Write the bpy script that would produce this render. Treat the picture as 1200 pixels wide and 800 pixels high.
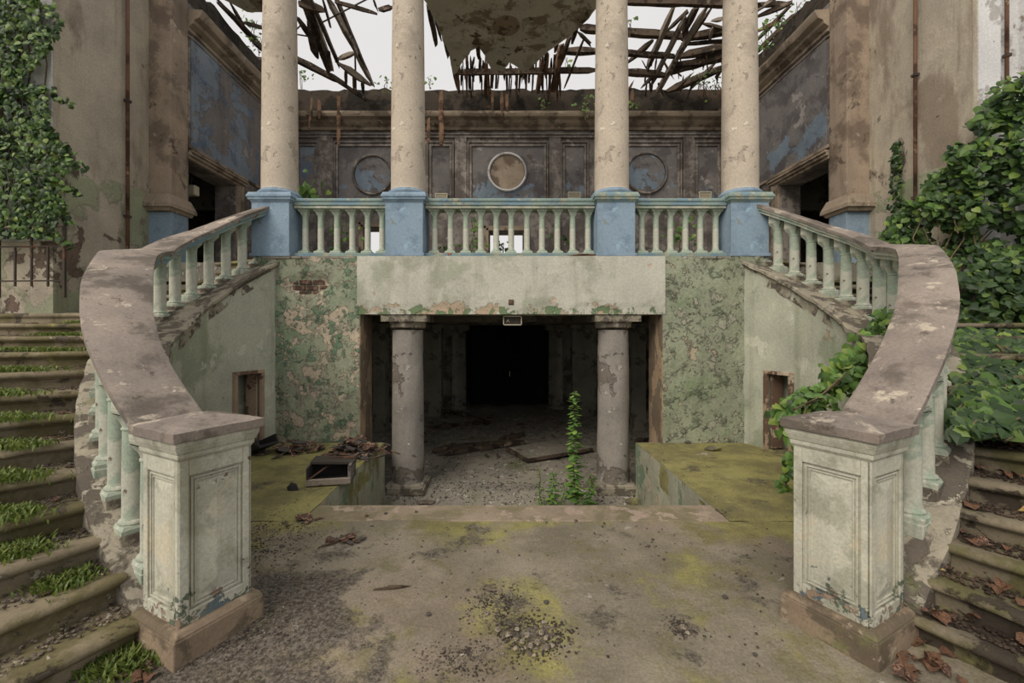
import bpy, math, random
from mathutils import Vector, Matrix, Euler, noise as mnoise
random.seed(7)
for _o in list(bpy.data.objects): bpy.data.objects.remove(_o)
sc = bpy.context.scene
# ------------------------------------------------------------------ camera, sky, sun, exposure
cam_d = bpy.data.cameras.new('camera'); cam = bpy.data.objects.new('camera', cam_d)
sc.collection.objects.link(cam); sc.camera = cam
CX, EYE, F, VX, VY = -0.1125, 1.65, 500.0, 589.0, 388.0
cam.location = (CX, 0, EYE); cam.rotation_euler = (math.pi/2, 0, 0)
cam_d.sensor_width = 36; cam_d.lens = 15.0
cam_d.shift_x = (600-VX)/1200.0; cam_d.shift_y = -(400-VY)/1200.0
cam_d.clip_start = 0.05; cam_d.clip_end = 300
world = bpy.data.worlds.new('overcast_sky'); sc.world = world; world.use_nodes = True
wn = world.node_tree.nodes; wl = world.node_tree.links
wn['Background'].inputs['Color'].default_value = (0.86, 0.84, 0.83, 1)
wn['Background'].inputs['Strength'].default_value = 0.85
sun_d = bpy.data.lights.new('soft_sun', 'SUN'); sun = bpy.data.objects.new('soft_sun', sun_d)
sc.collection.objects.link(sun); sun_d.energy = 2.4; sun_d.angle = math.radians(42); sun_d.color = (1.0, 0.90, 0.78)
sun.rotation_euler = (math.radians(48), 0, math.radians(-38))
sc.view_settings.view_transform = 'Standard'; sc.view_settings.look = 'None'
sc.view_settings.gamma = 1; sc.view_settings.use_curve_mapping = False
sc.view_settings.exposure = 0.12

# ------------------------------------------------------------------ helpers
C = sc.collection
def at(px, py, Y): return Vector(((px-VX)*Y/F+CX, Y, EYE-(py-VY)*Y/F))
def ground(px, py, z=0.0):
    Y = (EYE-z)*F/(py-VY); return Vector(((px-VX)*Y/F+CX, Y, z))
def s2l(c): return c/12.92 if c <= .04045 else ((c+.055)/1.055)**2.4
def rgb0(r, g, b): return (s2l(r/255), s2l(g/255), s2l(b/255), 1)
def rgb(r, g, b):      # surveyed display colour -> albedo (open shade returns about three quarters)
    c = [s2l(v/255)*1.32 for v in (r, g, b)]; l = .3*c[0]+.59*c[1]+.11*c[2]
    return tuple(min(.82, v+(l-v)*.20) for v in c)+(1,)
def lerp(a, b, u): return a+(b-a)*u
def uni(a, b): return random.uniform(a, b)

class MB:
    def __init__(s): s.v = []; s.f = []
    def add(s, vs, fs):
        o = len(s.v); s.v.extend([tuple(v) for v in vs]); s.f.extend([tuple(i+o for i in f) for f in fs]); return s
    def box(s, x0, x1, y0, y1, z0, z1, M=None):
        vs = [Vector(p) for p in ((x0,y0,z0),(x1,y0,z0),(x1,y1,z0),(x0,y1,z0),(x0,y0,z1),(x1,y0,z1),(x1,y1,z1),(x0,y1,z1))]
        if M: vs = [M @ v for v in vs]
        return s.add(vs, [(0,3,2,1),(4,5,6,7),(0,1,5,4),(1,2,6,5),(2,3,7,6),(3,0,4,7)])
    def frustum(s, a0, a1, z0, z1, cx=0, cy=0):
        # square frustum, half sizes a0 (bottom) a1 (top)
        vs = [(cx-a0,cy-a0,z0),(cx+a0,cy-a0,z0),(cx+a0,cy+a0,z0),(cx-a0,cy+a0,z0),(cx-a1,cy-a1,z1),(cx+a1,cy-a1,z1),(cx+a1,cy+a1,z1),(cx-a1,cy+a1,z1)]
        return s.add(vs, [(0,3,2,1),(4,5,6,7),(0,1,5,4),(1,2,6,5),(2,3,7,6),(3,0,4,7)])
    def lathe(s, prof, n=24, cx=0, cy=0, cap=True):
        vs = []; fs = []
        for r, z in prof:
            for k in range(n):
                a = 2*math.pi*k/n; vs.append((cx+r*math.cos(a), cy+r*math.sin(a), z))
        for i in range(len(prof)-1):
            for k in range(n):
                k2 = (k+1) % n; fs.append((i*n+k, i*n+k2, (i+1)*n+k2, (i+1)*n+k))
        if cap: fs.append(tuple(range(n))[::-1]); fs.append(tuple((len(prof)-1)*n+k for k in range(n)))
        return s.add(vs, fs)
    def bar(s, a, b, w, h=None, roll=0, jag=0):
        a = Vector(a); b = Vector(b); h = h or w; d = (b-a)
        L = d.length
        if L < 1e-5: return s
        q = d.to_track_quat('Y', 'Z').to_matrix().to_4x4()
        M = Matrix.Translation(a) @ q @ Matrix.Rotation(roll, 4, 'Y')
        if not jag: return s.box(-w/2, w/2, 0, L, -h/2, h/2, M)
        n = max(3, int(L/0.25)); vs = []; fs = []
        for i in range(n+1):
            y = L*i/n; j = lambda: 1+uni(-jag, jag)
            if i in (0, n): k = uni(.3, 1)
            else: k = 1
            for sx, sz in ((-1,-1),(1,-1),(1,1),(-1,1)):
                vs.append(M @ Vector((sx*w/2*j()*k+uni(-jag,jag)*w*.3, y+(uni(-.08,.08) if i in (0,n) else 0), sz*h/2*j()*k)))
        for i in range(n):
            for k in range(4):
                k2 = (k+1) % 4; fs.append((i*4+k, i*4+k2, (i+1)*4+k2, (i+1)*4+k))
        fs.append((0,1,2,3)[::-1]); fs.append(tuple(n*4+k for k in range(4)))
        return s.add(vs, fs)
    def tube(s, pts, r, n=6, r1=None):
        pts = [Vector(p) for p in pts]; vs = []; fs = []; m = len(pts)
        for i, p in enumerate(pts):
            d = (pts[min(i+1,m-1)]-pts[max(i-1,0)]).normalized()
            u = d.orthogonal().normalized() if i == 0 else (u - d*u.dot(d)).normalized()
            w = d.cross(u); rr = r if r1 is None else r+(r1-r)*i/(m-1)
            for k in range(n):
                a = 2*math.pi*k/n; vs.append(p+(u*math.cos(a)+w*math.sin(a))*rr)
        for i in range(m-1):
            for k in range(n):
                k2 = (k+1) % n; fs.append((i*n+k, i*n+k2, (i+1)*n+k2, (i+1)*n+k))
        fs.append(tuple(range(n))[::-1]); fs.append(tuple((m-1)*n+k for k in range(n)))
        return s.add(vs, fs)
    def sweep(s, rows):
        # rows: list of closed sections (same point count)
        n = len(rows[0]); vs = [p for r in rows for p in r]; fs = []
        for i in range(len(rows)-1):
            for k in range(n):
                k2 = (k+1) % n; fs.append((i*n+k, (i+1)*n+k, (i+1)*n+k2, i*n+k2))
        fs.append(tuple(range(n))); fs.append(tuple((len(rows)-1)*n+k for k in range(n))[::-1])
        return s.add(vs, fs)
    def prism(s, poly, z0, z1):
        n = len(poly); vs = [(x,y,z0) for x,y in poly]+[(x,y,z1) for x,y in poly]
        fs = [tuple(range(n))[::-1], tuple(range(n, 2*n))]+[(k, (k+1)%n, n+(k+1)%n, n+k) for k in range(n)]
        return s.add(vs, fs)
    def rock(s, c, r, sq=(1,1,.6)):
        import math as m
        t = (1+5**.5)/2
        V = [(-1,t,0),(1,t,0),(-1,-t,0),(1,-t,0),(0,-1,t),(0,1,t),(0,-1,-t),(0,1,-t),(t,0,-1),(t,0,1),(-t,0,-1),(-t,0,1)]
        Fc = [(0,11,5),(0,5,1),(0,1,7),(0,7,10),(0,10,11),(1,5,9),(5,11,4),(11,10,2),(10,7,6),(7,1,8),(3,9,4),(3,4,2),(3,2,6),(3,6,8),(3,8,9),(4,9,5),(2,4,11),(6,2,10),(8,6,7),(9,8,1)]
        R = Euler((uni(0,6),uni(0,6),uni(0,6))).to_matrix(); c = Vector(c)
        vs = []
        for v in V:
            w = R @ Vector(v); w = w*(r/1.9*uni(.7,1.2)); vs.append(c+Vector((w.x*sq[0], w.y*sq[1], w.z*sq[2])))
        return s.add(vs, Fc)
    def build(s, name, mat, parent=None, smooth=False, bevel=0, loc=None, auto=None):
        me = bpy.data.meshes.new(name); me.from_pydata(s.v, [], s.f); me.update()
        if smooth:
            for p in me.polygons: p.use_smooth = True
            if auto:
                me.set_sharp_from_angle(angle=math.radians(auto))
        me.materials.append(mat)
        o = bpy.data.objects.new(name, me); C.objects.link(o)
        if loc is not None: o.location = loc
        if parent is not None: o.parent = parent
        if bevel:
            b = o.modifiers.new('bevel', 'BEVEL'); b.width = bevel; b.segments = 2; b.limit_method = 'ANGLE'; b.angle_limit = math.radians(40)
        return o
def tag(o, label=None, cat=None, group=None, kind=None):
    if label: o['label'] = label
    if cat: o['category'] = cat
    if group: o['group'] = group
    if kind: o['kind'] = kind
    return o
def empty(name, loc=(0,0,0), rz=0, label=None, cat=None, group=None):
    o = bpy.data.objects.new(name, None); C.objects.link(o); o.location = loc; o.rotation_euler = (0,0,rz)
    o.empty_display_size = .1
    return tag(o, label, cat, group)
def copy_of(o, name=None, parent=None, loc=None, rot=None, scale=None):
    c = o.copy(); C.objects.link(c)
    if parent is not None: c.parent = parent
    if loc is not None: c.location = loc
    if rot is not None: c.rotation_euler = rot
    if scale is not None: c.scale = scale if hasattr(scale, '__len__') else (scale,)*3
    return c
def struct(o, name=None):
    o['kind'] = 'structure'; return o

# ------------------------------------------------------------------ materials
class NT:
    def __init__(s, name):
        s.m = bpy.data.materials.new(name); s.m.use_nodes = True; s.t = s.m.node_tree
        s.n = s.t.nodes; s.l = s.t.links; s.b = s.n['Principled BSDF']
        s.tc = s.n.new('ShaderNodeTexCoord'); s.co = s.tc.outputs['Object']; s.h = None
        sep = s.n.new('ShaderNodeSeparateXYZ'); s.l.new(s.co, sep.inputs[0]); s.x, s.y, s.z = sep.outputs
    def link(s, a, b):
        if isinstance(a, (int, float)): b.default_value = a
        elif isinstance(a, tuple): b.default_value = a
        else: s.l.new(a, b)
    def math(s, op, a, b=0.0, clamp=False):
        n = s.n.new('ShaderNodeMath'); n.operation = op; n.use_clamp = clamp; s.link(a, n.inputs[0]); s.link(b, n.inputs[1]); return n.outputs[0]
    def noise(s, scale, detail=5, rough=.6, seed=0, stretch=(1,1,1), dist=0):
        mp = s.n.new('ShaderNodeMapping'); s.l.new(s.co, mp.inputs[0]); mp.inputs['Scale'].default_value = stretch
        mp.inputs['Location'].default_value = (seed*3.7, seed*1.9, seed*2.3)
        n = s.n.new('ShaderNodeTexNoise'); s.l.new(mp.outputs[0], n.inputs['Vector'])
        n.inputs['Scale'].default_value = scale; n.inputs['Detail'].default_value = detail; n.inputs['Roughness'].default_value = rough
        n.inputs['Distortion'].default_value = dist; return n.outputs['Fac']
    def voro(s, scale, seed=0, feat='DISTANCE_TO_EDGE'):
        mp = s.n.new('ShaderNodeMapping'); s.l.new(s.co, mp.inputs[0]); mp.inputs['Location'].default_value = (seed*3.1,)*3
        n = s.n.new('ShaderNodeTexVoronoi'); n.feature = feat; s.l.new(mp.outputs[0], n.inputs['Vector']); n.inputs['Scale'].default_value = scale
        return n.outputs['Distance']
    def step(s, v, lo, hi, a=0.0, b=1.0):
        n = s.n.new('ShaderNodeMapRange'); n.interpolation_type = 'SMOOTHSTEP'; s.link(v, n.inputs[0])
        n.inputs[1].default_value = lo; n.inputs[2].default_value = hi; n.inputs[3].default_value = a; n.inputs[4].default_value = b; return n.outputs[0]
    def mix(s, f, a, b, mode='MIX'):
        n = s.n.new('ShaderNodeMix'); n.data_type = 'RGBA'; n.blend_type = mode
        s.link(f, n.inputs[0]); s.link(a, n.inputs[6]); s.link(b, n.inputs[7]); return n.outputs[2]
    def finish(s, col, bump=None, bs=.5, bd=.02, rough=.85):
        s.link(col, s.b.inputs['Base Color']); s.link(rough, s.b.inputs['Roughness'])
        s.b.inputs['Specular IOR Level'].default_value = .25
        if bump is not None:
            n = s.n.new('ShaderNodeBump'); n.inputs['Strength'].default_value = bs; n.inputs['Distance'].default_value = bd
            s.link(bump, n.inputs['Height']); s.l.new(n.outputs[0], s.b.inputs['Normal'])
        return s.m
def peel(name, base, layers, var=.25, streak=None, fine=30, bs=.8, bd=.015, rough=.88, zones=(), varscale=1.6, grain=.16):
    """base plaster/paint with noise-masked layers: (colour, scale, threshold, softness, relief)"""
    t = NT(name); col = base; h = t.math('MULTIPLY', t.noise(fine, 4, .7, 11), .12)
    for i, ly in enumerate(layers):
        c, scl, thr, soft, rel = ly[:5]; st = ly[5] if len(ly) > 5 else (1,1,1); zone = ly[6] if len(ly) > 6 else None
        v = t.noise(scl, 9, .66, i*2+1.3+len(name)*.37, st, .25)
        if zone:
            ax, a, b, amt = zone
            zz = t.step({'x': t.x, 'y': t.y, 'z': t.z, 'ax': t.math('ABSOLUTE', t.x)}[ax], a, b, 0, 1)
            v = t.math('ADD', v, t.math('MULTIPLY', t.math('SUBTRACT', zz, 1.0), amt))
        m = t.step(v, thr, thr+soft)
        col = t.mix(m, col, c)
        if rel: h = t.math('ADD', h, t.math('MULTIPLY', m, rel))
    v = t.noise(varscale, 6, .62, 21); col = t.mix(1.0, col, t.mix(t.step(v, .25, .75), (1-var,1-var,1-var*.95,1), (1+var*.5,1+var*.5,1+var*.45,1)), 'MULTIPLY')
    g = t.noise(fine*1.6, 5, .8, 31); col = t.mix(1.0, col, t.mix(t.step(g, .3, .7), (1-grain,1-grain,1-grain,1), (1+grain,1+grain,1+grain,1)), 'MULTIPLY')
    pit = t.step(t.noise(fine*.45, 6, .8, 41), .66, .72); col = t.mix(t.math('MULTIPLY', pit, .45), col, rgb(58,50,42)); h = t.math('SUBTRACT', h, t.math('MULTIPLY', pit, .5))
    if streak:
        c, amt = streak[0], streak[1]; lo = streak[2] if len(streak) > 2 else .5
        v = t.noise(5, 5, .6, 51, (1,1,.07)); col = t.mix(t.math('MULTIPLY', t.step(v, lo, lo+.2), amt), col, c)
    return t.finish(col, h, bs, bd, rough)

PLAST = rgb(150,138,118)
M = {}
M['facade'] = peel('peeling_green_plaster', rgb(128,132,108), [
    (rgb(108,124,96), 1.3, .50, .10, .1), (rgb(158,144,122), 4.0, .52, .03, -.5), (rgb(86,110,84), 4.6, .56, .04, .4), (rgb(86,110,98), 1.9, .62, .05, .2),
    (rgb(134,134,112), 6.5, .56, .05, .3), (rgb(162,148,126), 5.5, .62, .02, -.6), (rgb(94,82,68), 4.4, .68, .02, -1.2)],
    var=.24, fine=26, bs=1.0, bd=.03, streak=(rgb(84,82,60), .3, .5), grain=.22)
M['facade_right'] = peel('peeling_grey_green_plaster', rgb(126,132,108), [
    (rgb(110,124,92), 1.1, .50, .12, .1), (rgb(138,138,118), 4.5, .55, .04, .5), (rgb(112,124,98), 3.6, .585, .08, .6), (rgb(152,140,116), 2.4, .60, .02, -.7),
    (rgb(134,134,112), 8, .58, .04, .5), (rgb(168,152,130), 2.0, .655, .02, -.5), (rgb(96,84,70), 4.2, .685, .02, -1.2)],
    var=.24, fine=18, bs=1.0, bd=.04, streak=(rgb(84,88,60), .3, .5), grain=.22)
M['beam'] = peel('white_lime_beam', rgb(163,162,148), [
    (rgb(140,142,124), 1.6, .5, .12, .1), (rgb(158,138,112), 4.0, .50, .02, -.8, (1,1,1), ('z', 2.25, 1.95, .30)),
    (rgb(92,112,76), 4.5, .50, .03, -.5, (1,1,1), ('z', 2.12, 1.95, .25)), (rgb(175,150,128), 3.1, .64, .02, -.5)],
    var=.14, fine=28, bs=.8, streak=(rgb(120,122,100), .4, .5))
M['stairwall'] = peel('grey_green_stair_plaster', rgb(150,152,134), [
    (rgb(128,134,112), 1.3, .5, .1, .1), (rgb(166,166,148), 2.2, .58, .05, .15), (rgb(150,130,104), 2.6, .66, .02, -.8),
    (rgb(100,116,66), 3.0, .60, .12, 0, (1,1,.25))], var=.2, fine=26, bs=.7, streak=(rgb(92,98,66), .35, .5))
M['cap'] = peel('weathered_stone_cap', rgb(124,113,103), [
    (rgb(94,85,76), 2.4, .48, .12, -.1), (rgb(158,146,128), 4.5, .58, .06, .2, (1,1,1)), (rgb(84,76,66), 7, .62, .05, -.2), (rgb(182,172,156), 8, .66, .04, .15)],
    var=.34, fine=36, bs=.6, bd=.01)
M['paint'] = peel('chipped_pale_green_paint', rgb(162,163,147), [
    (rgb(132,146,128), 2.6, .5, .08, .1), (rgb(168,160,132), 3.4, .56, .08, .05), (rgb(110,84,68), 6, .665, .015, -1), (rgb(100,122,132), 4, .67, .04, -.2)],
    var=.2, fine=34, bs=.8, bd=.012, streak=(rgb(112,114,82), .35, .5))
M['newel'] = peel('chipped_newel_paint', rgb(162,161,144), [
    (rgb(140,140,122), 3, .5, .1, .1), (rgb(168,160,136), 2.2, .55, .1, .05),
    (rgb(82,98,104), 6, .56, .02, -.5, (1,1,1), ('z', .5, .18, .26)), (rgb(78,92,76), 7, .58, .02, -.3, (1,1,1), ('z', .6, .2, .2)), (rgb(112,84,68), 8, .655, .012, -1), (rgb(132,112,92), 9, .52, .02, -.8, (1,1,1), ('z', .42, .16, .25))],
    var=.22, fine=36, bs=.8, bd=.01, streak=(rgb(112,108,78), .45, .5))
M['newelbase'] = peel('brown_stone_base', rgb(124,106,84), [
    (rgb(92,80,62), 3, .48, .08, -.2), (rgb(142,126,102), 5, .55, .05, .2), (rgb(98,98,56), 2.5, .56, .1, 0), (rgb(82,110,128), 9, .70, .015, .3)], var=.3, fine=30, bs=.8)
M['curbstone'] = peel('worn_grey_curb', rgb(134,126,108), [
    (rgb(86,78,68), 4, .48, .08, -.4), (rgb(150,142,124), 6, .56, .04, .3), (rgb(96,98,64), 3, .58, .1, 0)], var=.3, fine=34, bs=1.0, bd=.02)
M['blue'] = peel('powder_blue_paint', rgb(112,134,152), [
    (rgb(98,120,140), 2, .5, .1, .05), (rgb(120,148,168), 3, .58, .06, .05), (rgb(128,124,96), 6, .655, .03, -.4), (rgb(152,138,120), 7, .70, .02, -.8)],
    var=.16, fine=30, bs=.6, streak=(rgb(84,104,110), .35, .5))
M['railpaint'] = peel('teal_rail_paint', rgb(112,132,126), [
    (rgb(98,126,138), 2.4, .5, .06, .1), (rgb(140,142,120), 5, .56, .04, -.2), (rgb(142,74,58), 7, .62, .015, -.7), (rgb(150,128,104), 6, .65, .02, -.6)],
    var=.25, fine=30, bs=.8)
M['column'] = peel('cream_column_paint', rgb(168,155,137), [
    (rgb(150,138,122), 1.4, .5, .12, .1), (rgb(150,138,122), 5, .60, .03, -.5), (rgb(112,100,86), 8, .66, .015, -1.1), (rgb(188,178,160), 4, .62, .03, .4)],
    var=.16, fine=26, bs=.9, bd=.015, streak=(rgb(134,118,92), .3, .55))
M['oldcolumn'] = peel('bare_grey_column', rgb(126,120,112), [
    (rgb(102,94,84), 1.4, .50, .03, -.6), (rgb(150,144,134), 3.2, .60, .015, .3), (rgb(96,90,66), 2, .52, .06, 0, (1,1,1), ('z', -.2, -.75, .3)), (rgb(172,168,158), 5.5, .655, .012, .3)],
    var=.3, fine=26, bs=1.0, bd=.02)
M['pilaster'] = peel('brown_pilaster', rgb(142,124,104), [(rgb(112,96,80), 1.3, .48, .1, -.1), (rgb(92,78,66), 2, .6, .04, -.4), (rgb(160,146,124), 3, .6, .04, .2)], var=.28, fine=24, streak=(rgb(84,70,56), .4, .5))
M['upwall'] = peel('grey_stained_wall', rgb(128,120,112), [
    (rgb(92,84,78), 1.3, .46, .08, -.2), (rgb(142,134,126), 2.4, .58, .05, .3), (rgb(104,98,94), 5, .52, .05, .2), (rgb(76,70,62), 2.0, .62, .08, -.3), (rgb(140,120,100), 3.4, .66, .02, -.5)],
    var=.3, fine=24, bs=.9, bd=.02, streak=(rgb(66,60,54), .5, .5))
M['upblue'] = peel('blue_grey_panel', rgb(112,124,136), [
    (rgb(116,110,106), 1.1, .48, .03, -.5), (rgb(136,130,126), 2.2, .60, .03, .3), (rgb(128,114,100), 3, .64, .02, -.5), (rgb(92,108,128), 2, .56, .05, .2)],
    var=.25, fine=24, bs=.9, bd=.02, streak=(rgb(78,76,74), .35, .5))
M['panelgrey'] = peel('dark_grey_panel', rgb(104,100,98), [
    (rgb(84,80,80), 1.5, .48, .1, -.2), (rgb(132,126,122), 2.2, .59, .03, .3), (rgb(100,116,130), 1.4, .50, .03, .2, (1,1,1), ('z', 6.15, 5.6, .22)), (rgb(96,84,72), 3, .64, .03, -.4)],
    var=.28, fine=24, bs=.9, bd=.02)
M['outwall'] = peel('ochre_stained_wall', rgb(158,148,128), [
    (rgb(128,114,96), 1.1, .50, .14, 0, (1,1,.4)), (rgb(164,152,132), 1.4, .56, .08, .1, (1,1,.5)), (rgb(136,140,110), 1.0, .46, .05, .4, (1,1,1), ('z', 4.14, 4.06, .6)),
    (rgb(104,86,72), 1.7, .56, .02, -.9, (1,1,1), ('z', 3.9, 2.9, .12)), (rgb(84,72,60), 1.2, .62, .05, -.5, (1,1,.5))],
    var=.22, fine=22, bs=.9, bd=.03, streak=(rgb(92,76,58), .45, .54))
M['white'] = peel('white_plaster', rgb(182,182,182), [(rgb(150,146,142), 1.8, .54, .04, -.3), (rgb(134,122,108), 2.2, .64, .02, -.7)], var=.15, fine=22, streak=(rgb(120,110,98), .35, .55))
M['cornice'] = peel('sooty_cornice', rgb(138,122,102), [
    (rgb(102,88,72), 2.2, .48, .1, -.2), (rgb(160,146,124), 3.5, .6, .05, .2), (rgb(70,62,50), 1.6, .6, .08, -.3)], var=.3, fine=24, bs=.8)
M['attic'] = peel('black_mouldy_attic', rgb(60,52,42), [(rgb(36,32,26), 2.2, .48, .1, -.3), (rgb(70,72,42), 2.8, .6, .06, .1), (rgb(92,74,56), 4, .64, .03, -.4)], var=.3, fine=20, bs=1.0, bd=.04)
M['ceilslab'] = peel('stained_ceiling_plaster', rgb(168,164,146), [
    (rgb(122,112,88), 1.3, .53, .05, -.3), (rgb(88,74,54), 2.2, .62, .03, -.6), (rgb(150,144,124), 2.4, .56, .06, .1)], var=.18, fine=20, bs=.7, bd=.02)
M['rose'] = peel('brown_ceiling_rose', rgb(128,112,88), [(rgb(84,70,52), 5, .55, .05, -.3)], var=.2)
M['floor'] = None
def floor_mat():
    t = NT('mossy_landing_concrete')
    base = t.mix(t.step(t.noise(1.3, 8, .65, 1), .38, .66), rgb(108,100,82), rgb(136,126,106))
    base = t.mix(t.math('MULTIPLY', t.step(t.noise(.55, 5, .6, 7), .50, .66), .4), base, rgb(142,122,104))   # pinkish terrazzo
    # moss: heavier toward the back platforms and the right
    my = t.step(t.y, 2.6, 5.2); mx = t.math('ABSOLUTE', t.x); mxx = t.step(mx, .6, 2.4)
    am = t.math('ADD', t.math('MULTIPLY', t.math('MULTIPLY', my, mxx), .33), t.noise(.9, 8, .68, 3))
    moss = t.step(am, .50, .60)
    mc = t.mix(t.step(t.noise(2.2, 7, .7, 5), .35, .65), rgb(104,98,46), rgb(142,136,62))
    base = t.mix(t.math('MULTIPLY', moss, .85), base, mc)
    gm = t.step(t.noise(3.2, 7, .7, 13), .5, .68); base = t.mix(t.math('MULTIPLY', gm, .8), base, rgb(104,98,64))
    # dark dirt
    dl = t.step(t.x, -.5, -1.4); dy = t.step(t.y, 3.4, 2.6); dd = t.math('MULTIPLY', dl, dy)
    ds = t.math('ADD', t.noise(1.5, 9, .72, 9), t.math('MULTIPLY', dd, .16)); dm = t.step(ds, .56, .64)
    dirt = t.mix(t.step(t.noise(38, 5, .8, 2), .4, .62), rgb(56,50,44), rgb(128,118,106))
    base = t.mix(t.math('MULTIPLY', dm, .85), base, dirt)
    pale = t.step(t.noise(2.6, 8, .7, 17), .64, .665); base = t.mix(t.math('MULTIPLY', pale, .75), base, rgb(158,150,134))
    sp = t.step(t.noise(30, 5, .85, 23), .62, .68); base = t.mix(t.math('MULTIPLY', sp, .6), base, rgb(58,50,42))
    sp2 = t.step(t.noise(44, 4, .85, 29), .64, .70); base = t.mix(t.math('MULTIPLY', sp2, .55), base, rgb(176,166,150))
    base = t.mix(1.0, base, t.mix(t.step(t.noise(60, 3, .8, 37), .3, .7), (.8,.8,.8,1), (1.2,1.2,1.2,1)), 'MULTIPLY')
    base = t.mix(1.0, base, (.88,.88,.88,1), 'MULTIPLY')
    h = t.math('ADD', t.math('MULTIPLY', t.noise(40, 6, .8, 31), .5), t.math('MULTIPLY', t.math('MULTIPLY', dm, t.noise(26, 6, .85, 33)), 1.4))
    h = t.math('ADD', h, t.math('MULTIPLY', pale, -.2))
    return t.finish(base, h, .8, .02, .92)
M['floor'] = floor_mat()
M['platside'] = peel('mossy_platform_side', rgb(140,140,118), [(rgb(106,104,54), 2.2, .52, .1, .1, (1,1,.35)), (rgb(96,116,92), 2, .56, .05, .2), (rgb(166,146,118), 4, .60, .02, -.6), (rgb(88,84,50), 3, .6, .08, 0, (1,1,.3))], var=.28, fine=26, bs=.9)
M['lip'] = peel('pink_terrazzo_edge', rgb(130,115,95), [(rgb(106,98,70), 1.4, .5, .12, 0), (rgb(146,128,110), 5, .56, .05, .1), (rgb(98,88,62), 3, .62, .06, -.2)], var=.22, fine=60, bs=.5, grain=.22)
M['pitfloor'] = peel('dusty_rubble_floor', rgb(122,116,102), [(rgb(98,100,70), 1.2, .56, .12, 0), (rgb(150,146,132), 6, .56, .03, .4), (rgb(80,72,60), 3, .60, .08, -.3), (rgb(66,58,48), 11, .63, .03, -.4)], var=.3, fine=26, bs=1.0, bd=.03)
M['inner'] = peel('gloomy_inner_plaster', rgb(120,116,100), [(rgb(84,80,68), 2, .5, .06, -.4), (rgb(112,106,90), 3, .6, .03, .3)], var=.3, fine=20, bs=.9)
M['ceil'] = peel('dirty_soffit', rgb(104,98,86), [(rgb(72,66,56), 2, .5, .06, -.4)], var=.3)
M['black'] = peel('black_painted_door', rgb(20,18,18), [(rgb(28,26,24), 2, .55, .1, .1)], var=.2, fine=18)
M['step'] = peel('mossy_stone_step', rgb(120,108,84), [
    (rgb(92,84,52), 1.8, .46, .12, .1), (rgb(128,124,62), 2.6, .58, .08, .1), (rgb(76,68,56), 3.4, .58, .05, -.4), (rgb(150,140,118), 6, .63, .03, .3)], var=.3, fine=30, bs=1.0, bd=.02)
M['step_dark'] = peel('dim_mossy_step', rgb(106,96,76), [  # darker than the left steps for the mulch on these treads
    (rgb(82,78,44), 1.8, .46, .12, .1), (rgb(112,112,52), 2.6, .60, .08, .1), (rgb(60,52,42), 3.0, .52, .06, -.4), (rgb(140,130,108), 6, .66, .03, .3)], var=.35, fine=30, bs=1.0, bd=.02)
M['wood'] = peel('rotten_dark_timber', rgb(78,64,50), [(rgb(50,40,32), 3, .5, .06, -.4, (1,1,1)), (rgb(112,96,78), 5, .58, .04, .3)], var=.35, fine=24, bs=1.0)
M['woodgrey'] = peel('grey_weathered_board', rgb(124,112,98), [(rgb(84,72,60), 4, .52, .05, -.4), (rgb(150,138,122), 6, .6, .03, .3)], var=.3, fine=26)
M['lath'] = peel('broken_lath_wood', rgb(116,86,62), [(rgb(72,52,38), 4, .5, .06, -.3)], var=.35, fine=26)
M['frame'] = peel('old_door_frame_wood', rgb(146,122,98), [(rgb(92,70,54), 3, .52, .05, -.3), (rgb(168,150,128), 4, .6, .03, .2)], var=.25, fine=30)
M['rust'] = peel('rusty_iron', rgb(104,72,52), [(rgb(74,46,34), 3, .5, .08, -.2), (rgb(146,118,88), 4, .62, .04, .2)], var=.3, fine=40)
M['iron'] = peel('dark_iron', rgb(62,54,48), [(rgb(96,62,44), 5, .55, .05, .1)], var=.25, fine=40)
M['shard'] = peel('rusty_brown_shard', rgb(120,88,66), [(rgb(70,50,42), 5, .48, .04, -.3), (rgb(150,118,94), 7, .6, .03, .2)], var=.3, fine=40)
M['greyshard'] = peel('grey_shard', rgb(104,98,92), [(rgb(70,64,60), 5, .48, .04, -.3), (rgb(138,132,122), 7, .6, .03, .2)], var=.3, fine=40)
M['stone'] = peel('broken_pale_stone', rgb(136,124,106), [(rgb(92,82,70), 5, .5, .05, -.3)], var=.3, fine=40)
M['moss_stone'] = peel('mossy_stone', rgb(112,108,64), [(rgb(86,80,60), 5, .5, .05, -.3)], var=.3, fine=40)
M['dirt'] = peel('dark_gravel', rgb(94,84,72), [(rgb(58,50,44), 9, .48, .05, -.3), (rgb(140,130,116), 14, .58, .03, .3)], var=.4, fine=50, grain=.4)
M['rubber'] = peel('black_rubber', rgb(44,42,42), [(rgb(66,62,58), 6, .6, .05, .1)], var=.2, fine=40)
M['pale'] = peel('pale_metal', rgb(176,168,142), [], var=.1)
M['signdark'] = peel('dark_sign_face', rgb(58,54,46), [], var=.1)
M['mulch'] = peel('dark_mulch', rgb(72,58,46), [(rgb(48,38,30), 9, .48, .05, -.3), (rgb(110,92,74), 14, .62, .03, .3)], var=.4, fine=50, grain=.4)
M['dead'] = peel('dead_leaf_brown', rgb(104,72,48), [(rgb(74,50,36), 14, .5, .05, 0)], var=.3, fine=60)
M['deadyellow'] = peel('dead_leaf_yellow', rgb(170,140,64), [(rgb(130,96,48), 14, .5, .05, 0)], var=.3, fine=60)
M['brickhole'] = peel('exposed_brick_core', rgb(98,72,58), [(rgb(64,50,42), 8, .5, .04, -.6)], var=.3, fine=30)
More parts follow.
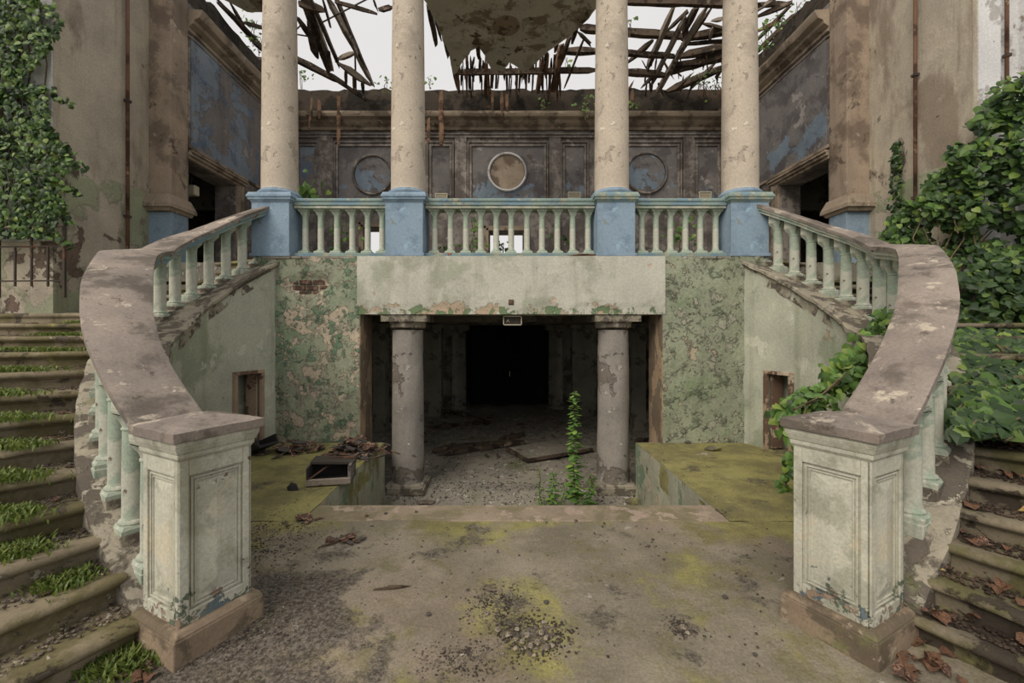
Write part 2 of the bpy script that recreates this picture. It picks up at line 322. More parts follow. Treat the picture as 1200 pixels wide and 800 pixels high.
def leafmat(name, a, b, c, tr=.35):
    t = NT(name); g = t.n.new('ShaderNodeNewGeometry'); oi = t.n.new('ShaderNodeObjectInfo')
    r = t.math('FRACT', t.math('ADD', g.outputs['Random Per Island'], oi.outputs['Random']))
    col = t.mix(t.step(r, 0, .6), a, b); col = t.mix(t.step(r, .72, 1.0), col, c)
    t.finish(col, None, rough=.45); t.b.inputs['Specular IOR Level'].default_value = .4
    tl = t.n.new('ShaderNodeBsdfTranslucent'); t.l.new(col, tl.inputs[0])
    mx = t.n.new('ShaderNodeMixShader'); mx.inputs[0].default_value = tr
    out = [n for n in t.n if n.type == 'OUTPUT_MATERIAL'][0]
    t.l.new(t.b.outputs[0], mx.inputs[1]); t.l.new(tl.outputs[0], mx.inputs[2]); t.l.new(mx.outputs[0], out.inputs[0])
    return t.m
M['ivy'] = leafmat('ivy_leaf', rgb0(52,78,38), rgb0(90,122,54), rgb0(136,156,74))
M['ivydark'] = leafmat('dark_ivy_leaf', rgb0(36,56,32), rgb0(62,88,46), rgb0(112,136,66))
M['weed'] = leafmat('weed_leaf', rgb0(80,112,58), rgb0(108,144,74), rgb0(148,178,84))
M['grass'] = leafmat('grass_blade', rgb0(82,100,46), rgb0(108,126,60), rgb0(142,150,78))
M['stem'] = peel('vine_stem', rgb(96,82,58), [(rgb(66,54,40), 6, .5, .05, 0)], var=.2)

# ------------------------------------------------------------------ stair paths (per side), from survey of the curved rails
def spline(ys, t):
    n = len(ys); import math as m
    h = 1
    A = [[0.0]*n for _ in range(n)]; b = [0.0]*n
    # natural spline second derivatives via Thomas
    M_ = [0.0]*n; cp = [0.0]*n; dp = [0.0]*n
    for i in range(1, n-1):
        d = 6*(ys[i+1]-2*ys[i]+ys[i-1]); w = 4-cp[i-1]; cp[i] = 1/w; dp[i] = (d-dp[i-1])/w
    for i in range(n-2, 0, -1): M_[i] = dp[i]-cp[i]*M_[i+1]
    i = min(int(t*(n-1)), n-2); u = t*(n-1)-i
    return (1-u)*ys[i]+u*ys[i+1]+((1-u)**3-(1-u))*M_[i]/6+(u**3-u)*M_[i+1]/6
def lin(ys, t):
    n = len(ys); i = min(int(t*(n-1)), n-2); u = t*(n-1)-i; return ys[i]*(1-u)+ys[i+1]*u
class Path:
    def __init__(s, sgn, x, y, z, w, ci, drop):
        s.sgn, s.xs, s.ys, s.zs, s.ws, s.ci, s.drop = sgn, x, y, z, w, ci, drop
    def p(s, t): return spline(s.xs, t), spline(s.ys, t)
    def frame(s, t):
        e = .004; x0, y0 = s.p(max(t-e,0)); x1, y1 = s.p(min(t+e,1.1)); d = Vector((x1-x0, y1-y0)).normalized()
        return d, Vector((d.y, -d.x))
    def pt(s, t, off, dz=0, rail=True):
        x, y = s.p(t); d, n = s.frame(t); z = lin(s.zs, t)
        return Vector((s.sgn*(x+n.x*off), y+n.y*off, z+dz))
    def z(s, t): return lin(s.zs, t)
    def tz(s, z):
        lo, hi = 0, 1
        for _ in range(40):
            m = (lo+hi)/2
            if s.z(m) < z: lo = m
            else: hi = m
        return lo
PL = Path(-1, [1.809,2.637,3.262,3.724,4.00,4.03,3.71], [2.406,2.882,3.499,4.125,4.764,5.55,6.45], [.924,1.527,2.052,2.41,2.559,2.985,3.561], [.375,.38,.44,.43,.345,.39,.40], .33, .87)
PR = Path(1, [2.0,2.742,3.278,3.75,4.06,4.06,3.73], [2.471,2.914,3.416,3.98,4.661,5.53,6.45], [1.086,1.70,2.12,2.435,2.586,3.04,3.60], [.348,.33,.33,.29,.26,.27,.28], .36, .90)
PL.bal = (.62,.243,.06,.068,.843,.603,1.02); PR.bal = (.442,.228,.06,.045,.860,.556,.99)

BAL = 2.758       # balcony level
# ------------------------------------------------------------------ SETTING
def gridtop(mb, x0, x1, y0, y1, st, zf, skip=None):
    nx = max(1, round((x1-x0)/st)); ny = max(1, round((y1-y0)/st)); vs = []; fs = []
    for j in range(ny+1):
        for i in range(nx+1):
            x = x0+(x1-x0)*i/nx; y = y0+(y1-y0)*j/ny; vs.append((x, y, zf(x, y)))
    for j in range(ny):
        for i in range(nx):
            a = j*(nx+1)+i
            fs.append((a, a+1, a+nx+2, a+nx+1))
    mb.add(vs, fs)
def nz(x, y, s, o=0): return mnoise.noise(Vector((x*s, y*s, o)))
def landz(x, y):
    z = .004*nz(x,y,2.2)+.003*nz(x,y,9)
    d = mnoise.noise(Vector((x*1.5+4, y*1.5, 2)))
    if x < -.6 and y < 3.2: d += .25
    if d > .15: z += (d-.15)*.03*(1+nz(x,y,24,5))
    return z
m = MB()
gridtop(m, -3.4, 3.4, .6, 3.70, .045, landz)
m.box(-3.4, 3.4, -5, .6, -.3, 0); m.box(-3.4, 3.4, .6, 3.70, -.3, -.03)
m.box(-8, -3.4, -5, 5.9, -.3, -.005); m.box(3.4, 8, -5, 5.9, -.3, -.005); m.box(-4.4, -3.38, 5.8, 6.3, -.3, .0); m.box(3.38, 4.4, 5.8, 6.3, -.3, .0)
struct(m.build('floor', M['floor'], smooth=True, auto=40))
m = MB(); m.box(-1.86, 1.86, 3.70, 4.044, -.16, .006)
tag(struct(m.build('trim_1', M['lip'], bevel=.012)))
m = MB(); m.box(-3.4, 3.4, 3.70, 4.02, -1.1, -.16); struct(m.build('wall_pit_front', M['platside']))
for i, sg in enumerate((-1, 1)):
    m = MB(); x0, x1 = sorted((sg*1.86, sg*3.4))
    gridtop(m, x0, x1, 3.70, 6.29, .05, lambda x, y: .004+.006*nz(x,y,3)+.003*nz(x,y,11))
    m.box(x0, x1, 3.70, 6.29, -.3, -.01)
    top = m.build('floor', M['floor'], smooth=True, auto=40); struct(top)
    m = MB(); xx = sg*1.86
    a, b = sorted((xx, xx+sg*.16))
    # side wall of the platform with slightly worn face
    vs = []; fs = []; ny, nzz = 44, 20
    for j in range(ny+1):
        for k in range(nzz+1):
            y = 3.95+(6.32-3.95)*j/ny; z = -1.1+(1.103)*k/nzz
            d = .012*mnoise.noise(Vector((sg*5+y*3, z*3, 1)))+.006*mnoise.noise(Vector((y*11, z*11, 4)))
            vs.append((xx-sg*.002+d*(0 if k == nzz else 1), y, z))
    for j in range(ny):
        for k in range(nzz):
            q = j*(nzz+1)+k; fs.append((q, q+1, q+nzz+2, q+nzz+1))
    m.add(vs, fs); m.box(a+.02, b-.02, 3.95, 6.30, -1.1, -.012) if True else None
    m.box(min(xx, sg*2.22), max(xx, sg*2.22), 6.285, 6.32, -1.1, 0.0)
    struct(m.build('wall_platform_left' if sg < 0 else 'wall_platform_right', M['platside'], smooth=True, auto=40))

# pit + inner hall floor
def pitz(x, y):
    base = -.75
    if y < 6.4: base -= .2*min(1, (6.4-y)/.5)
    return base+.03*nz(x,y,1.3,3)+.018*nz(x,y,5,3)+.01*nz(x,y,14,7)
m = MB(); gridtop(m, -5.2, 5.2, 3.9, 14.0, .08, pitz)
struct(m.build('floor', M['pitfloor'], smooth=True, auto=50))
m = MB(); m.box(-30, 30, -25, 45, -1.6, -1.5); struct(m.build('floor', M['moss_stone']))

# lower facade wall with opening
OX0, OX1, OZ = -2.228, 2.255, 1.90
def facade_piece(x0, x1, z0, z1, y=6.3, th=.57, seed=0, name='wall_facade', mt='facade'):
    m = MB(); nx = max(2, int((x1-x0)/.05)); nzn = max(2, int((z1-z0)/.05)); vs = []; fs = []
    for k in range(nzn+1):
        for i in range(nx+1):
            x = x0+(x1-x0)*i/nx; z = z0+(z1-z0)*k/nzn
            d = .010*mnoise.noise(Vector((x*2.5, z*2.5, seed)))+.006*mnoise.noise(Vector((x*9, z*9, seed+3)))
            c = mnoise.noise(Vector((x*1.7+9, z*1.7, seed+7)));
            if c > .28: d += .012
            if i in (0, nx): d = 0
            # exposed brick hole, upper left
            hx, hz = (x+2.98)/.34, (z-2.33)/.17
            r = hx*hx+hz*hz+.5*mnoise.noise(Vector((x*6, z*6, 2)))
            if r < 1: d += .05*(1-max(r,0))+.02
            vs.append((x, y+d, z))
    for k in range(nzn):
        for i in range(nx):
            a = k*(nx+1)+i; fs.append((a, a+1, a+nx+2, a+nx+1))
    m.add(vs, fs); m.box(x0, x1, y+.075, y+th, z0, z1)
    # close the edges
    m.box(x0, x0+.012, y, y+.1, z0, z1); m.box(x1-.012, x1, y, y+.1, z0, z1)
    return struct(m.build(name, M[mt], smooth=True, auto=45))
facade_piece(-3.72, OX0, -.02, BAL, seed=0, name='wall_front_left'); facade_piece(OX1, 3.74, -.02, BAL, seed=20, name='wall_front_right', mt='facade_right')
m = MB()
for x0, x1 in ((OX0-.5, OX0+.001), (OX1-.001, OX1+.5)):
    m.box(x0, x1, 6.32, 6.86, -1.0, -.02)
struct(m.build('wall_front_foot', M['platside']))
for sg, xx in ((-1, OX0), (1, OX1)):   # yellowish reveal lining
    m = MB(); a, b = sorted((xx, xx-sg*.012)); m.box(a, b, 6.305, 6.868, -.9, OZ)
    struct(m.build('trim_2' if sg < 0 else 'trim_3', peel('ochre_reveal_%s' % ('left' if sg < 0 else 'right'), rgb(150,126,96), [(rgb(112,96,76), 3, .5, .03, -.6, (1,1,.5)), (rgb(120,124,100), 4, .6, .02, .4)], var=.3, fine=24, bs=1)))
# white beam over the opening
def beam_face():
    m = MB(); x0, x1, z0, z1 = OX0-.03, OX1+.03, OZ, BAL; nx, nzn = 110, 22; vs = []; fs = []
    for k in range(nzn+1):
        for i in range(nx+1):
            x = x0+(x1-x0)*i/nx; z = z0+(z1-z0)*k/nzn
            c = mnoise.noise(Vector((x*3, z*3, 3))); d = .003*mnoise.noise(Vector((x*7, z*7, 1)))
            if z < 2.02+.10*mnoise.noise(Vector((x*3.1, 0, 9))): d += .010
            vs.append((x, 6.286+d, z))
    for k in range(nzn):
        for i in range(nx):
            a = k*(nx+1)+i; fs.append((a, a+1, a+nx+2, a+nx+1))
    m.add(vs, fs); m.box(x0, x1, 6.299, 6.87, z0, z1); m.box(x0, x0+.01, 6.286, 6.31, z0, z1); m.box(x1-.01, x1, 6.286, 6.31, z0, z1)
    return struct(m.build('wall_front_lintel', M['beam'], smooth=True, auto=45))
beam_face()
m = MB(); c = at(599, 354, 6.29); m.box(c.x-.04, c.x+.04, 6.275, 6.30, c.z-.04, c.z+.04)
tag(m.build('junction_box', M['brickhole'], bevel=.008), 'small rusty square box on the white beam above the opening', 'box')
# exposed brick hole patch
hb = empty('broken_plaster_patch', (-2.98, 6.36, 2.33)); hb['kind'] = 'structure'
for r in range(3):
    for c_ in range(3):
        x = -.27+c_*.2+(.1 if r % 2 else 0); z = -.12+r*.085
        if abs(x)+abs(z)*1.6 > .4: continue
        mb = MB(); mb.box(x-.09, x+.09, -.01+uni(-.008,.008), .06, z-.034, z+.034); mb.build('brick', M['brickhole'], hb, bevel=.006)

# balcony slab (thickness behind the beam) and the upper floors
m = MB(); m.box(-6.3, 6.3, 6.87, 12.2, 2.45, BAL)
m.box(-3.72, 3.74, 6.3, 6.87, BAL-.03, BAL)
struct(m.build('floor', M['pitfloor']))
# lower hall: walls, ceiling, beams, end wall with black doors
m = MB(); m.box(-5.4, 5.4, 6.88, 14.4, 1.96, 2.40); struct(m.build('ceiling', M['ceil']))
for sg_, nm_ in ((-1, 'wall_hall_left'), (1, 'wall_hall_right')):     # unseen openings, two per side, added to let sky light into the hall
    m = MB(); a_, b_ = sorted((sg_*5.6, sg_*5.2))
    for y0_, y1_, z0_, z1_ in ((6.87,8.3,-1,2.4),(10.3,10.9,-1,2.4),(12.9,14.4,-1,2.4),(8.3,10.3,-1,-.2),(10.9,12.9,-1,-.2),(8.3,10.3,1.8,2.4),(10.9,12.9,1.8,2.4)): m.box(a_, b_, y0_, y1_, z0_, z1_)
    struct(m.build(nm_, M['inner']))
m = MB(); m.box(5.2, 5.6, 14.2, 14.4, -1, 2.4); struct(m.build('wall_hall_corner', M['inner']))
m = MB(); m.box(-5.2, -1.35, 14.0, 14.4, -1, 2.4); m.box(1.6, 5.2, 14.0, 14.4, -1, 2.4); m.box(-1.35, 1.6, 14.0, 14.4, 1.84, 2.4)
struct(m.build('wall_hall_back', M['inner']))
m = MB(); m.box(.11, .14, 14.24, 14.26, -1, .15); m.box(.11, .14, 14.24, 14.26, .30, 2.4); struct(m.build('door_slit_blocker', M['black']))  # added strips behind the doors block the slit's light, leaving one small glint
m = MB(); m.box(-5.2, -2.3, 6.88, 7.0, -1, 1.96); m.box(2.3, 5.2, 6.88, 7.0, -1, 1.96); struct(m.build('wall_hall_front', M['inner']))
for i, y in enumerate((8.6, 10.6, 12.6)):
    m = MB(); m.box(-5.2, 5.2, y, y+.3, 1.84, 1.96); struct(m.build('trim_4', M['ceil'], bevel=.01))
dr = empty('door_1', (0.125, 14.2, -.75)); dr['kind'] = 'structure'
for k, (a, b) in enumerate(((-1.475, -.002), (.002, 1.475))):
    mb = MB(); mb.box(a, b, -.03, .03, -.2, 2.62); leaf = mb.build('door_leaf', M['black'], dr, bevel=.006)
    for zz in (.25, 1.4):
        mb = MB(); c0 = (a+b)/2; mb.box(c0-.55, c0+.55, -.045, -.03, zz, zz+.95); mb.build('door_panel', M['black'], leaf, bevel=.01)
# piers and columns of the hall
def hall_column(x, y, r, label):
    t = empty('hall_column', (x, y, -.76), 0, label, 'column', 'columns inside the dark lower hall')
    MB().lathe([(r, .12), (r*.98, 1.2), (r*.9, 2.42)], 24).build('shaft', M['inner'], t, smooth=True, auto=40)
    MB().box(-r*1.3, r*1.3, -r*1.3, r*1.3, 0, .12).build('plinth', M['inner'], t, bevel=.01)
    MB().box(-r*1.35, r*1.35, -r*1.35, r*1.35, 2.45, 2.6).lathe([(r*.9, 2.38), (r*1.2, 2.45)], 24).build('capital', M['inner'], t, bevel=.006)
hall_column(at(538,0,13.4).x, 13.4, .23, 'dim grey column left of the black doors inside the lower hall')
hall_column(at(651,0,13.4).x, 13.4, .23, 'dim grey column right of the black doors inside the lower hall')
def pier(px0, px1, y, label):
    x0, x1 = at(px0,0,y).x, at(px1,0,y).x
    t = empty('hall_pier', ((x0+x1)/2, y+.2, -.76), 0, label, 'pillar', 'square piers inside the dark lower hall'); w = (x1-x0)/2
    MB().box(-w, w, -.2, .2, 0, 2.5).build('shaft', M['inner'], t, bevel=.012)
    MB().box(-w-.05, w+.05, -.25, .25, 2.5, 2.6).build('capital', M['inner'], t, bevel=.008)
pier(497, 517, 12.0, 'peeling square pier between left stone column and the hall column')
pier(671, 699, 12.0, 'peeling square pier behind the right stone column')
pier(437, 451, 10.2, 'narrow dark pier just inside the left jamb')
pier(741, 757, 10.2, 'narrow dark pier just inside the right jamb')

# curved stair walls (inner face), with low doorway each side
def stair_wall(P, name, tdoor, ztop):
    m = MB(); N = 90; H = 26; off = -(P.ci-.05); vs = []; fs = []
    idx = {}
    ta, tb = tdoor
    ts = sorted(set([i/N*1.06 for i in range(N+1)]+[ta, tb]))
    def zt(t): return P.z(t)-P.drop-.10
    rows = []
    for t in ts:
        col = []; top = max(zt(t), .1)
        zs = [top*k/H for k in range(H+1)]
        if ta-1e-6 <= t <= tb+1e-6:      # snap one row to the door head
            j = min(range(H+1), key=lambda k: abs(zs[k]-ztop)); zs[j] = ztop
        else: j = None
        for z in zs:
            q = P.pt(t, off); d = .006*mnoise.noise(Vector((t*14, z*3, 1)))+.004*mnoise.noise(Vector((t*50, z*9, 5)))
            q2 = P.pt(t, off-d); col.append((q2.x, q2.y, z-.005 if z == 0 else z))
        rows.append((t, col, j))
    base = 0
    for t, col, j in rows: vs += col
    for a in range(len(rows)-1):
        t0, t1 = rows[a][0], rows[a+1][0]; indoor = t0 >= ta-1e-6 and t1 <= tb+1e-6
        for k in range(H):
            if indoor and k < min(rows[a][2], rows[a+1][2]): continue
            q = a*(H+1)+k; fs.append((q, q+H+1, q+H+2, q+1))
    m.add(vs, fs)
    # thickness of door reveals and the back of the wall
    for t in (ta, tb):
        p0, p1 = P.pt(t, off), P.pt(t, off+.3); m.add([(p0.x,p0.y,0),(p1.x,p1.y,0),(p1.x,p1.y,ztop),(p0.x,p0.y,ztop)], [(0,1,2,3)])
    K = 8; rr = []
    for i in range(K+1):
        t = ta+(tb-ta)*i/K; p0, p1 = P.pt(t, off), P.pt(t, off+.3); rr.append([(p0.x,p0.y,ztop),(p1.x,p1.y,ztop)])
    for i in range(K): m.add([rr[i][0], rr[i+1][0], rr[i+1][1], rr[i][1]], [(0,1,2,3)])
    K = 60; rr = []
    for i in range(K+1):
        t = i/K*.985; q = P.pt(t, off+.30); rr += [(q.x, q.y, -.01), (q.x, q.y, max(zt(t), .1))]
    m.add(rr, [(2*i, 2*i+2, 2*i+3, 2*i+1) for i in range(K)])
    o = struct(m.build(name, M['stairwall'], smooth=True, auto=45))
    # wooden frame + open leaf
    d = empty('door_2' if P.sgn < 0 else 'door_3'); d['kind'] = 'structure'
    pa, pb = P.pt(ta, off-.012), P.pt(tb, off-.012); pa.z = pb.z = 0
    for q in (pa, pb): MB().bar(q, q+Vector((0,0,ztop)), .045, .06).build('door_frame', M['frame'], d, bevel=.004)
    MB().bar(pa+Vector((0,0,ztop-.02)), pb+Vector((0,0,ztop-.02)), .06, .045).build('door_frame', M['frame'], d, bevel=.004)
    pc = pb if P.sgn < 0 else pb
    q0 = P.pt(tb, off+.03); q0.z = .02; dirv = P.pt(tb, off+.40)-P.pt(tb, off+.03); dirv.z = 0
    lf = MB()
    side = (pa-pb).normalized()*(.05)
    lf.box(0, .16, -.018, .018, 0, ztop-.07, Matrix.Translation(q0+side)@Matrix.Rotation(math.atan2(dirv.y+side.y*2, dirv.x+side.x*2), 4, 'Z'))
    lf.build('door_leaf', M['frame'], d)
    return o
stair_wall(PL, 'wall_stair_left', (.88, .955), 1.10)
stair_wall(PR, 'wall_stair_right', (.87, .937), 1.10)
# dark room behind the small doors: the void under the stairs is closed by the stairs themselves

# stairs
RISE = BAL/19
def stairs(P, name, label):
    root = empty(name, (0,0,0), 0, label, 'stairs', 'curved stone flights')
    def line(n):
        z = n*RISE; rz = lerp(.85, 1.02, min(1, (n-1)/9)) if P.sgn < 0 else lerp(.90, .99, min(1, (n-1)/9))
        t = P.tz(z+rz)
        if z+rz < P.z(0):     # before the rail starts: extrapolate backwards
            k = (P.z(0)-(z+rz))/.5*.30; d, nn = P.frame(0); a = P.pt(0, .20); a = a-Vector((P.sgn*d.x, d.y, 0))*k; t = 0
        else: a = P.pt(t, .20)
        d, nn = P.frame(t)
        if n < 4: # the lowest steps sweep a bit wider
            pass
        dirn = Vector((P.sgn*nn.x, nn.y, 0)).normalized(); L = 3.3
        while L > .3:
            e = a+dirn*L
            if (e.y > 5.80 and abs(e.x) > 6.22) or abs(e.x) > 7.6 or e.y > 9: L -= .03
            else: break
        a.z = 0; return a, a+dirn*L, dirn
    for n in range(1, 20):
        a0, b0, d0 = line(n)
        if n < 19: a1, b1, d1 = line(n+1)
        else: a1, b1 = a0+Vector((-P.sgn*.3, .5, 0)), b0+Vector((0,.5,0))
        z = n*RISE; K = 26; rows = []; rnd = random.Random(n*13+int(P.sgn))
        for i in range(K+1):
            u = i/K; f = a0.lerp(b0, u); g = a1.lerp(b1, u); dv = (g-f); Ld = dv.length; dv = dv.normalized() if Ld > 1e-4 else Vector((0,1,0))
            er = .010*mnoise.noise(Vector((f.x*4+n, f.y*4, n*3.1)))+.006*mnoise.noise(Vector((f.x*15+n, f.y*15, n)))
            if mnoise.noise(Vector((f.x*2.3+n*7, f.y*2.3, 5))) > .38: er -= .014
            sec = []
            def pnt(dd, zz): q = f+dv*dd; sec.append((q.x, q.y, zz))
            back = Ld+.10
            pnt(back, z-.012); pnt(.06, z-.004+er*.3); pnt(0.0, z+er*.6)
            pnt(-.022, z-.008+er); pnt(-.036, z-.024+er); pnt(-.036, z-.040+er); pnt(-.024, z-.054); pnt(-.004, z-.060); pnt(-.002, z-.068); pnt(.014, z-.074)
            pnt(.016, max(z-RISE-.02, -.02)); pnt(back, max(z-RISE-.02, -.02))
            rows.append(sec)
        if P.sgn > 0: rows = rows[::-1]
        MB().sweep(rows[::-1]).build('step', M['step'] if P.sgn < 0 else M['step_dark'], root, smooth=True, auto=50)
    m = MB()
    # solid mass under the flight
    return root, line
SL, lineL = stairs(PL, 'curved_staircase', 'mossy left stone staircase with grass on the treads')
SR, lineR = stairs(PR, 'curved_staircase', 'dark right stone staircase strewn with dead leaves')

# outer curved-stair walls, pilasters, side bays
WX = 6.35
def wallbox(name, x0, x1, y0, y1, z0, z1, mat): m = MB(); m.box(x0, x1, y0, y1, z0, z1); return struct(m.build(name, mat))
wallbox('wall_left', -WX-.35, -WX, 5.92, 7.6, -.2, 9.4, M['outwall'])
wallbox('wall_right', WX, WX+.35, 5.86, 7.6, -.2, 9.4, M['outwall'])
wallbox('wall_far_left', -9.5, -WX-.35, 5.95, 6.3, -.2, 9.4, M['white'])
wallbox('wall_far_right', WX+.35, 7.02, 5.90, 6.25, -.2, 9.4, M['white'])
wallbox('wall_far_right_return', 7.02, 9.5, 5.70, 6.05, -.2, 9.4, M['white'])
m = MB(); m.box(-9.5, -WX-.34, 5.935, 5.95, -.2, 2.9)
struct(m.build('trim_5', M['outwall']))
def pilaster(sg):
    t = empty('pilaster', (sg*6.2, 7.72, BAL), 0, 'grey brown %s pilaster with blue foot at the %s upper doorway' % (('left','left') if sg < 0 else ('right','right')), 'pilaster', 'corner pilasters of the upper room')
    MB().box(-.25, .25, -.2, .2, 0, 1.0).build('pedestal', M['blue'], t, bevel=.008)
    MB().frustum(.27, .30, 1.0, 1.06).frustum(.33, .33, 1.06, 1.12).frustum(.33, .26, 1.12, 1.30).build('base', M['cornice'], t, bevel=.006)
    MB().box(-.245, .245, -.2, .2, 1.28, 6.7).build('shaft', M['pilaster'], t, bevel=.008)
pilaster(-1); pilaster(1)
wallbox('wall_far_left_end', -WX-.36, -WX-.004, 5.905, 5.925, 2.9, 9.4, M['white'])
wallbox('wall_far_right_end', WX+.06, WX+.36, 5.845, 5.865, 2.9, 9.4, M['white'])
# side walls of the upper room
DZ = 4.85
for sg in (-1, 1):
    x0, x1 = sorted((sg*6.0, sg*6.45)); m = MB()
    m.box(x0, x1, 9.4, 12.2, BAL, 7.8); m.box(x0, x1, 7.95, 9.4, DZ, 7.8); m.box(x0, x1, 7.90, 8.0, BAL, DZ)
    struct(m.build('wall_side_left' if sg < 0 else 'wall_side_right', M['upwall']))
    # panel sheet (blue-grey) and its mouldings
    m = MB(); a, b = sorted((sg*6.0, sg*5.985)); m.box(a, b, 8.05, 11.3, 5.15, 7.25); struct(m.build('trim_7', M['upblue'] if sg < 0 else M['panelgrey']))
    def strip(y0, y1, z0, z1, d): q = sorted((sg*6.01, sg*(6.0-d))); return (q[0], q[1], y0, y1, z0, z1)
    m = MB()
    for (y0,y1,z0,z1,d) in ((7.95,11.45,7.25,7.31,.05),(7.95,11.45,7.33,7.37,.08),(7.95,11.45,5.08,5.14,.04),(11.3,11.36,5.08,7.25,.05),(11.39,11.44,5.08,7.31,.07),(7.95,12.0,7.16,7.19,.03)):
        m.box(*strip(y0,y1,z0,z1,d))
    for (y0,y1,z0,z1,d) in ((7.95,9.62,DZ+.02,DZ+.08,.04),(7.95,9.67,DZ+.08,DZ+.14,.08),(7.95,9.72,DZ+.14,DZ+.18,.11),(9.42,9.56,BAL,DZ+.02,.04),(9.56,9.62,BAL,DZ+.05,.07)):
        m.box(*strip(y0,y1,z0,z1,d))
    struct(m.build('trim_8', M['cornice'], bevel=.006))
    m = MB()   # cornice
    sec = [(xx, zz-.38) for xx, zz in [(6.0,7.62),(5.97,7.62),(5.95,7.70),(5.86,7.76),(5.84,7.82),(5.74,7.86),(5.70,7.95),(5.70,8.0),(6.3,8.05),(6.3,7.6)]]
    rows = []
    for k in range(31):
        y = 7.93+(12.0-7.93)*k/30; rows.append([(sg*(x+ (.02*mnoise.noise(Vector((y*4, zz*9, 2))) if x < 5.9 else 0)), y, zz) for x, zz in sec])
    if sg > 0: rows = rows[::-1]
    m.sweep(rows); struct(m.build('trim_9', M['cornice'], smooth=True, auto=30))
    m = MB(); rows = []
    for k in range(41):   # ragged attic wall above
        y = 7.5+4.7*k/40; h = 8.35+.22*mnoise.noise(Vector((y*2.2, sg, 4)))+.1*mnoise.noise(Vector((y*8, sg, 4)))
        rows.append([(sg*6.0,y,7.63),(sg*6.42,y,7.63),(sg*6.42,y,h),(sg*6.05,y,h-.05)])
    if sg < 0: rows = rows[::-1]
    m.sweep(rows); struct(m.build('wall_attic_left' if sg < 0 else 'wall_attic_right', M['attic']))
    # dark rooms behind the side doorways
    a, b = sorted((sg*6.45, sg*9.2)); m = MB()
    m.box(a, b, 7.62, 7.72, BAL, 5.6); m.box(a, b, 11.5, 11.6, BAL, 5.6); m.box(a, b, 7.6, 11.6, 5.5, 5.6); m.box(a, b, 7.6, 11.6, BAL-.1, BAL)
    q = sorted((sg*9.2, sg*9.3)); m.box(q[0], q[1], 7.6, 11.6, BAL, 5.6); m.box(a, b, 10.2, 10.35, 4.55, 5.5)
    struct(m.build('wall_sideroom_left' if sg < 0 else 'wall_sideroom_right', M['inner']))
# loose switch box hanging in the left doorway
c = at(223, 223, 8.6); m = MB(); m.box(c.x-.12, c.x+.12, 8.55, 8.7, c.z-.1, c.z+.1); lb = tag(m.build('hanging_lamp_box', M['pale'], bevel=.02), 'pale broken box hanging by a wire in the left upper doorway', 'box')
MB().tube([(c.x, 8.62, c.z+.1), (c.x+.03, 8.62, c.z+.4), (c.x, 8.62, 5.52)], .008, 5).build('wire', M['iron'], lb)

# back wall of the upper room
YB = 11.8; SB = F/YB
def bx_(px): return (px-VX)/SB+CX
def bz_(py): return EYE+(VY-py)/SB
m = MB(); wx0, wx1, wz = bx_(574), bx_(613), bz_(272)
ox0, ox1, oz = bx_(428), bx_(446), bz_(268)
m.box(-6, ox0, YB, YB+.4, BAL, 7.8); m.box(ox0, ox1, YB, YB+.4, oz, 7.8); m.box(ox1, wx0, YB, YB+.4, BAL, 7.8)
m.box(wx0, wx1, YB, YB+.4, wz, 7.8); m.box(wx1, 6, YB, YB+.4, BAL, 7.8)
struct(m.build('wall_back', M['upwall']))
m = MB()
for a, b in ((wx0, wx1), (ox0, ox1)):
    t_ = wz if a == wx0 else oz
    for k, (w, d) in enumerate(((.17,.05),(.10,.09))):
        m.box(a-w, a-w+.07, YB-d, YB+.01, BAL, t_+w); m.box(b+w-.07, b+w, YB-d, YB+.01, BAL, t_+w); m.box(a-w, b+w, YB-d, YB+.01, t_+w-.07, t_+w)
struct(m.build('window_1', M['cornice'], bevel=.008))
m = MB(); 
for k in range(8):
    pass
def pframe(x0, x1, z0, z1, mat, nm):
    m = MB(); m.box(x0, x1, YB-.012, YB+.02, z0, z1); struct(m.build(nm, mat))
    f = MB()
    for w, d, e in ((.07, .05, .0), (.035, .075, .085)):
        f.box(x0-e-w, x0-e, YB-d, YB+.01, z0-e-w, z1+e+w); f.box(x1+e, x1+e+w, YB-d, YB+.01, z0-e-w, z1+e+w)
        f.box(x0-e, x1+e, YB-d, YB+.01, z1+e, z1+e+w); f.box(x0-e, x1+e, YB-d, YB+.01, z0-e-w, z0-e)
    struct(f.build('trim_10', M['upwall'], bevel=.008))
for (a, b, y1, mat) in ((352,369,240,'upblue'),(397,470,236,'panelgrey'),(506,527,236,'panelgrey'),(553,637,236,'panelgrey'),(662,684,236,'panelgrey'),(719,793,236,'panelgrey'),(817,840,236,'panelgrey')):
    pframe(bx_(a), bx_(b), bz_(y1), bz_(172), M[mat], 'trim_11')
for (a, b) in ((372,391),(533,547),(643,657),(800,813)):   # flat strips between the panels
    m = MB(); m.box(bx_(a), bx_(b), YB-.05, YB+.01, BAL, bz_(162)); struct(m.build('trim_12', M['upwall'], bevel=.01))
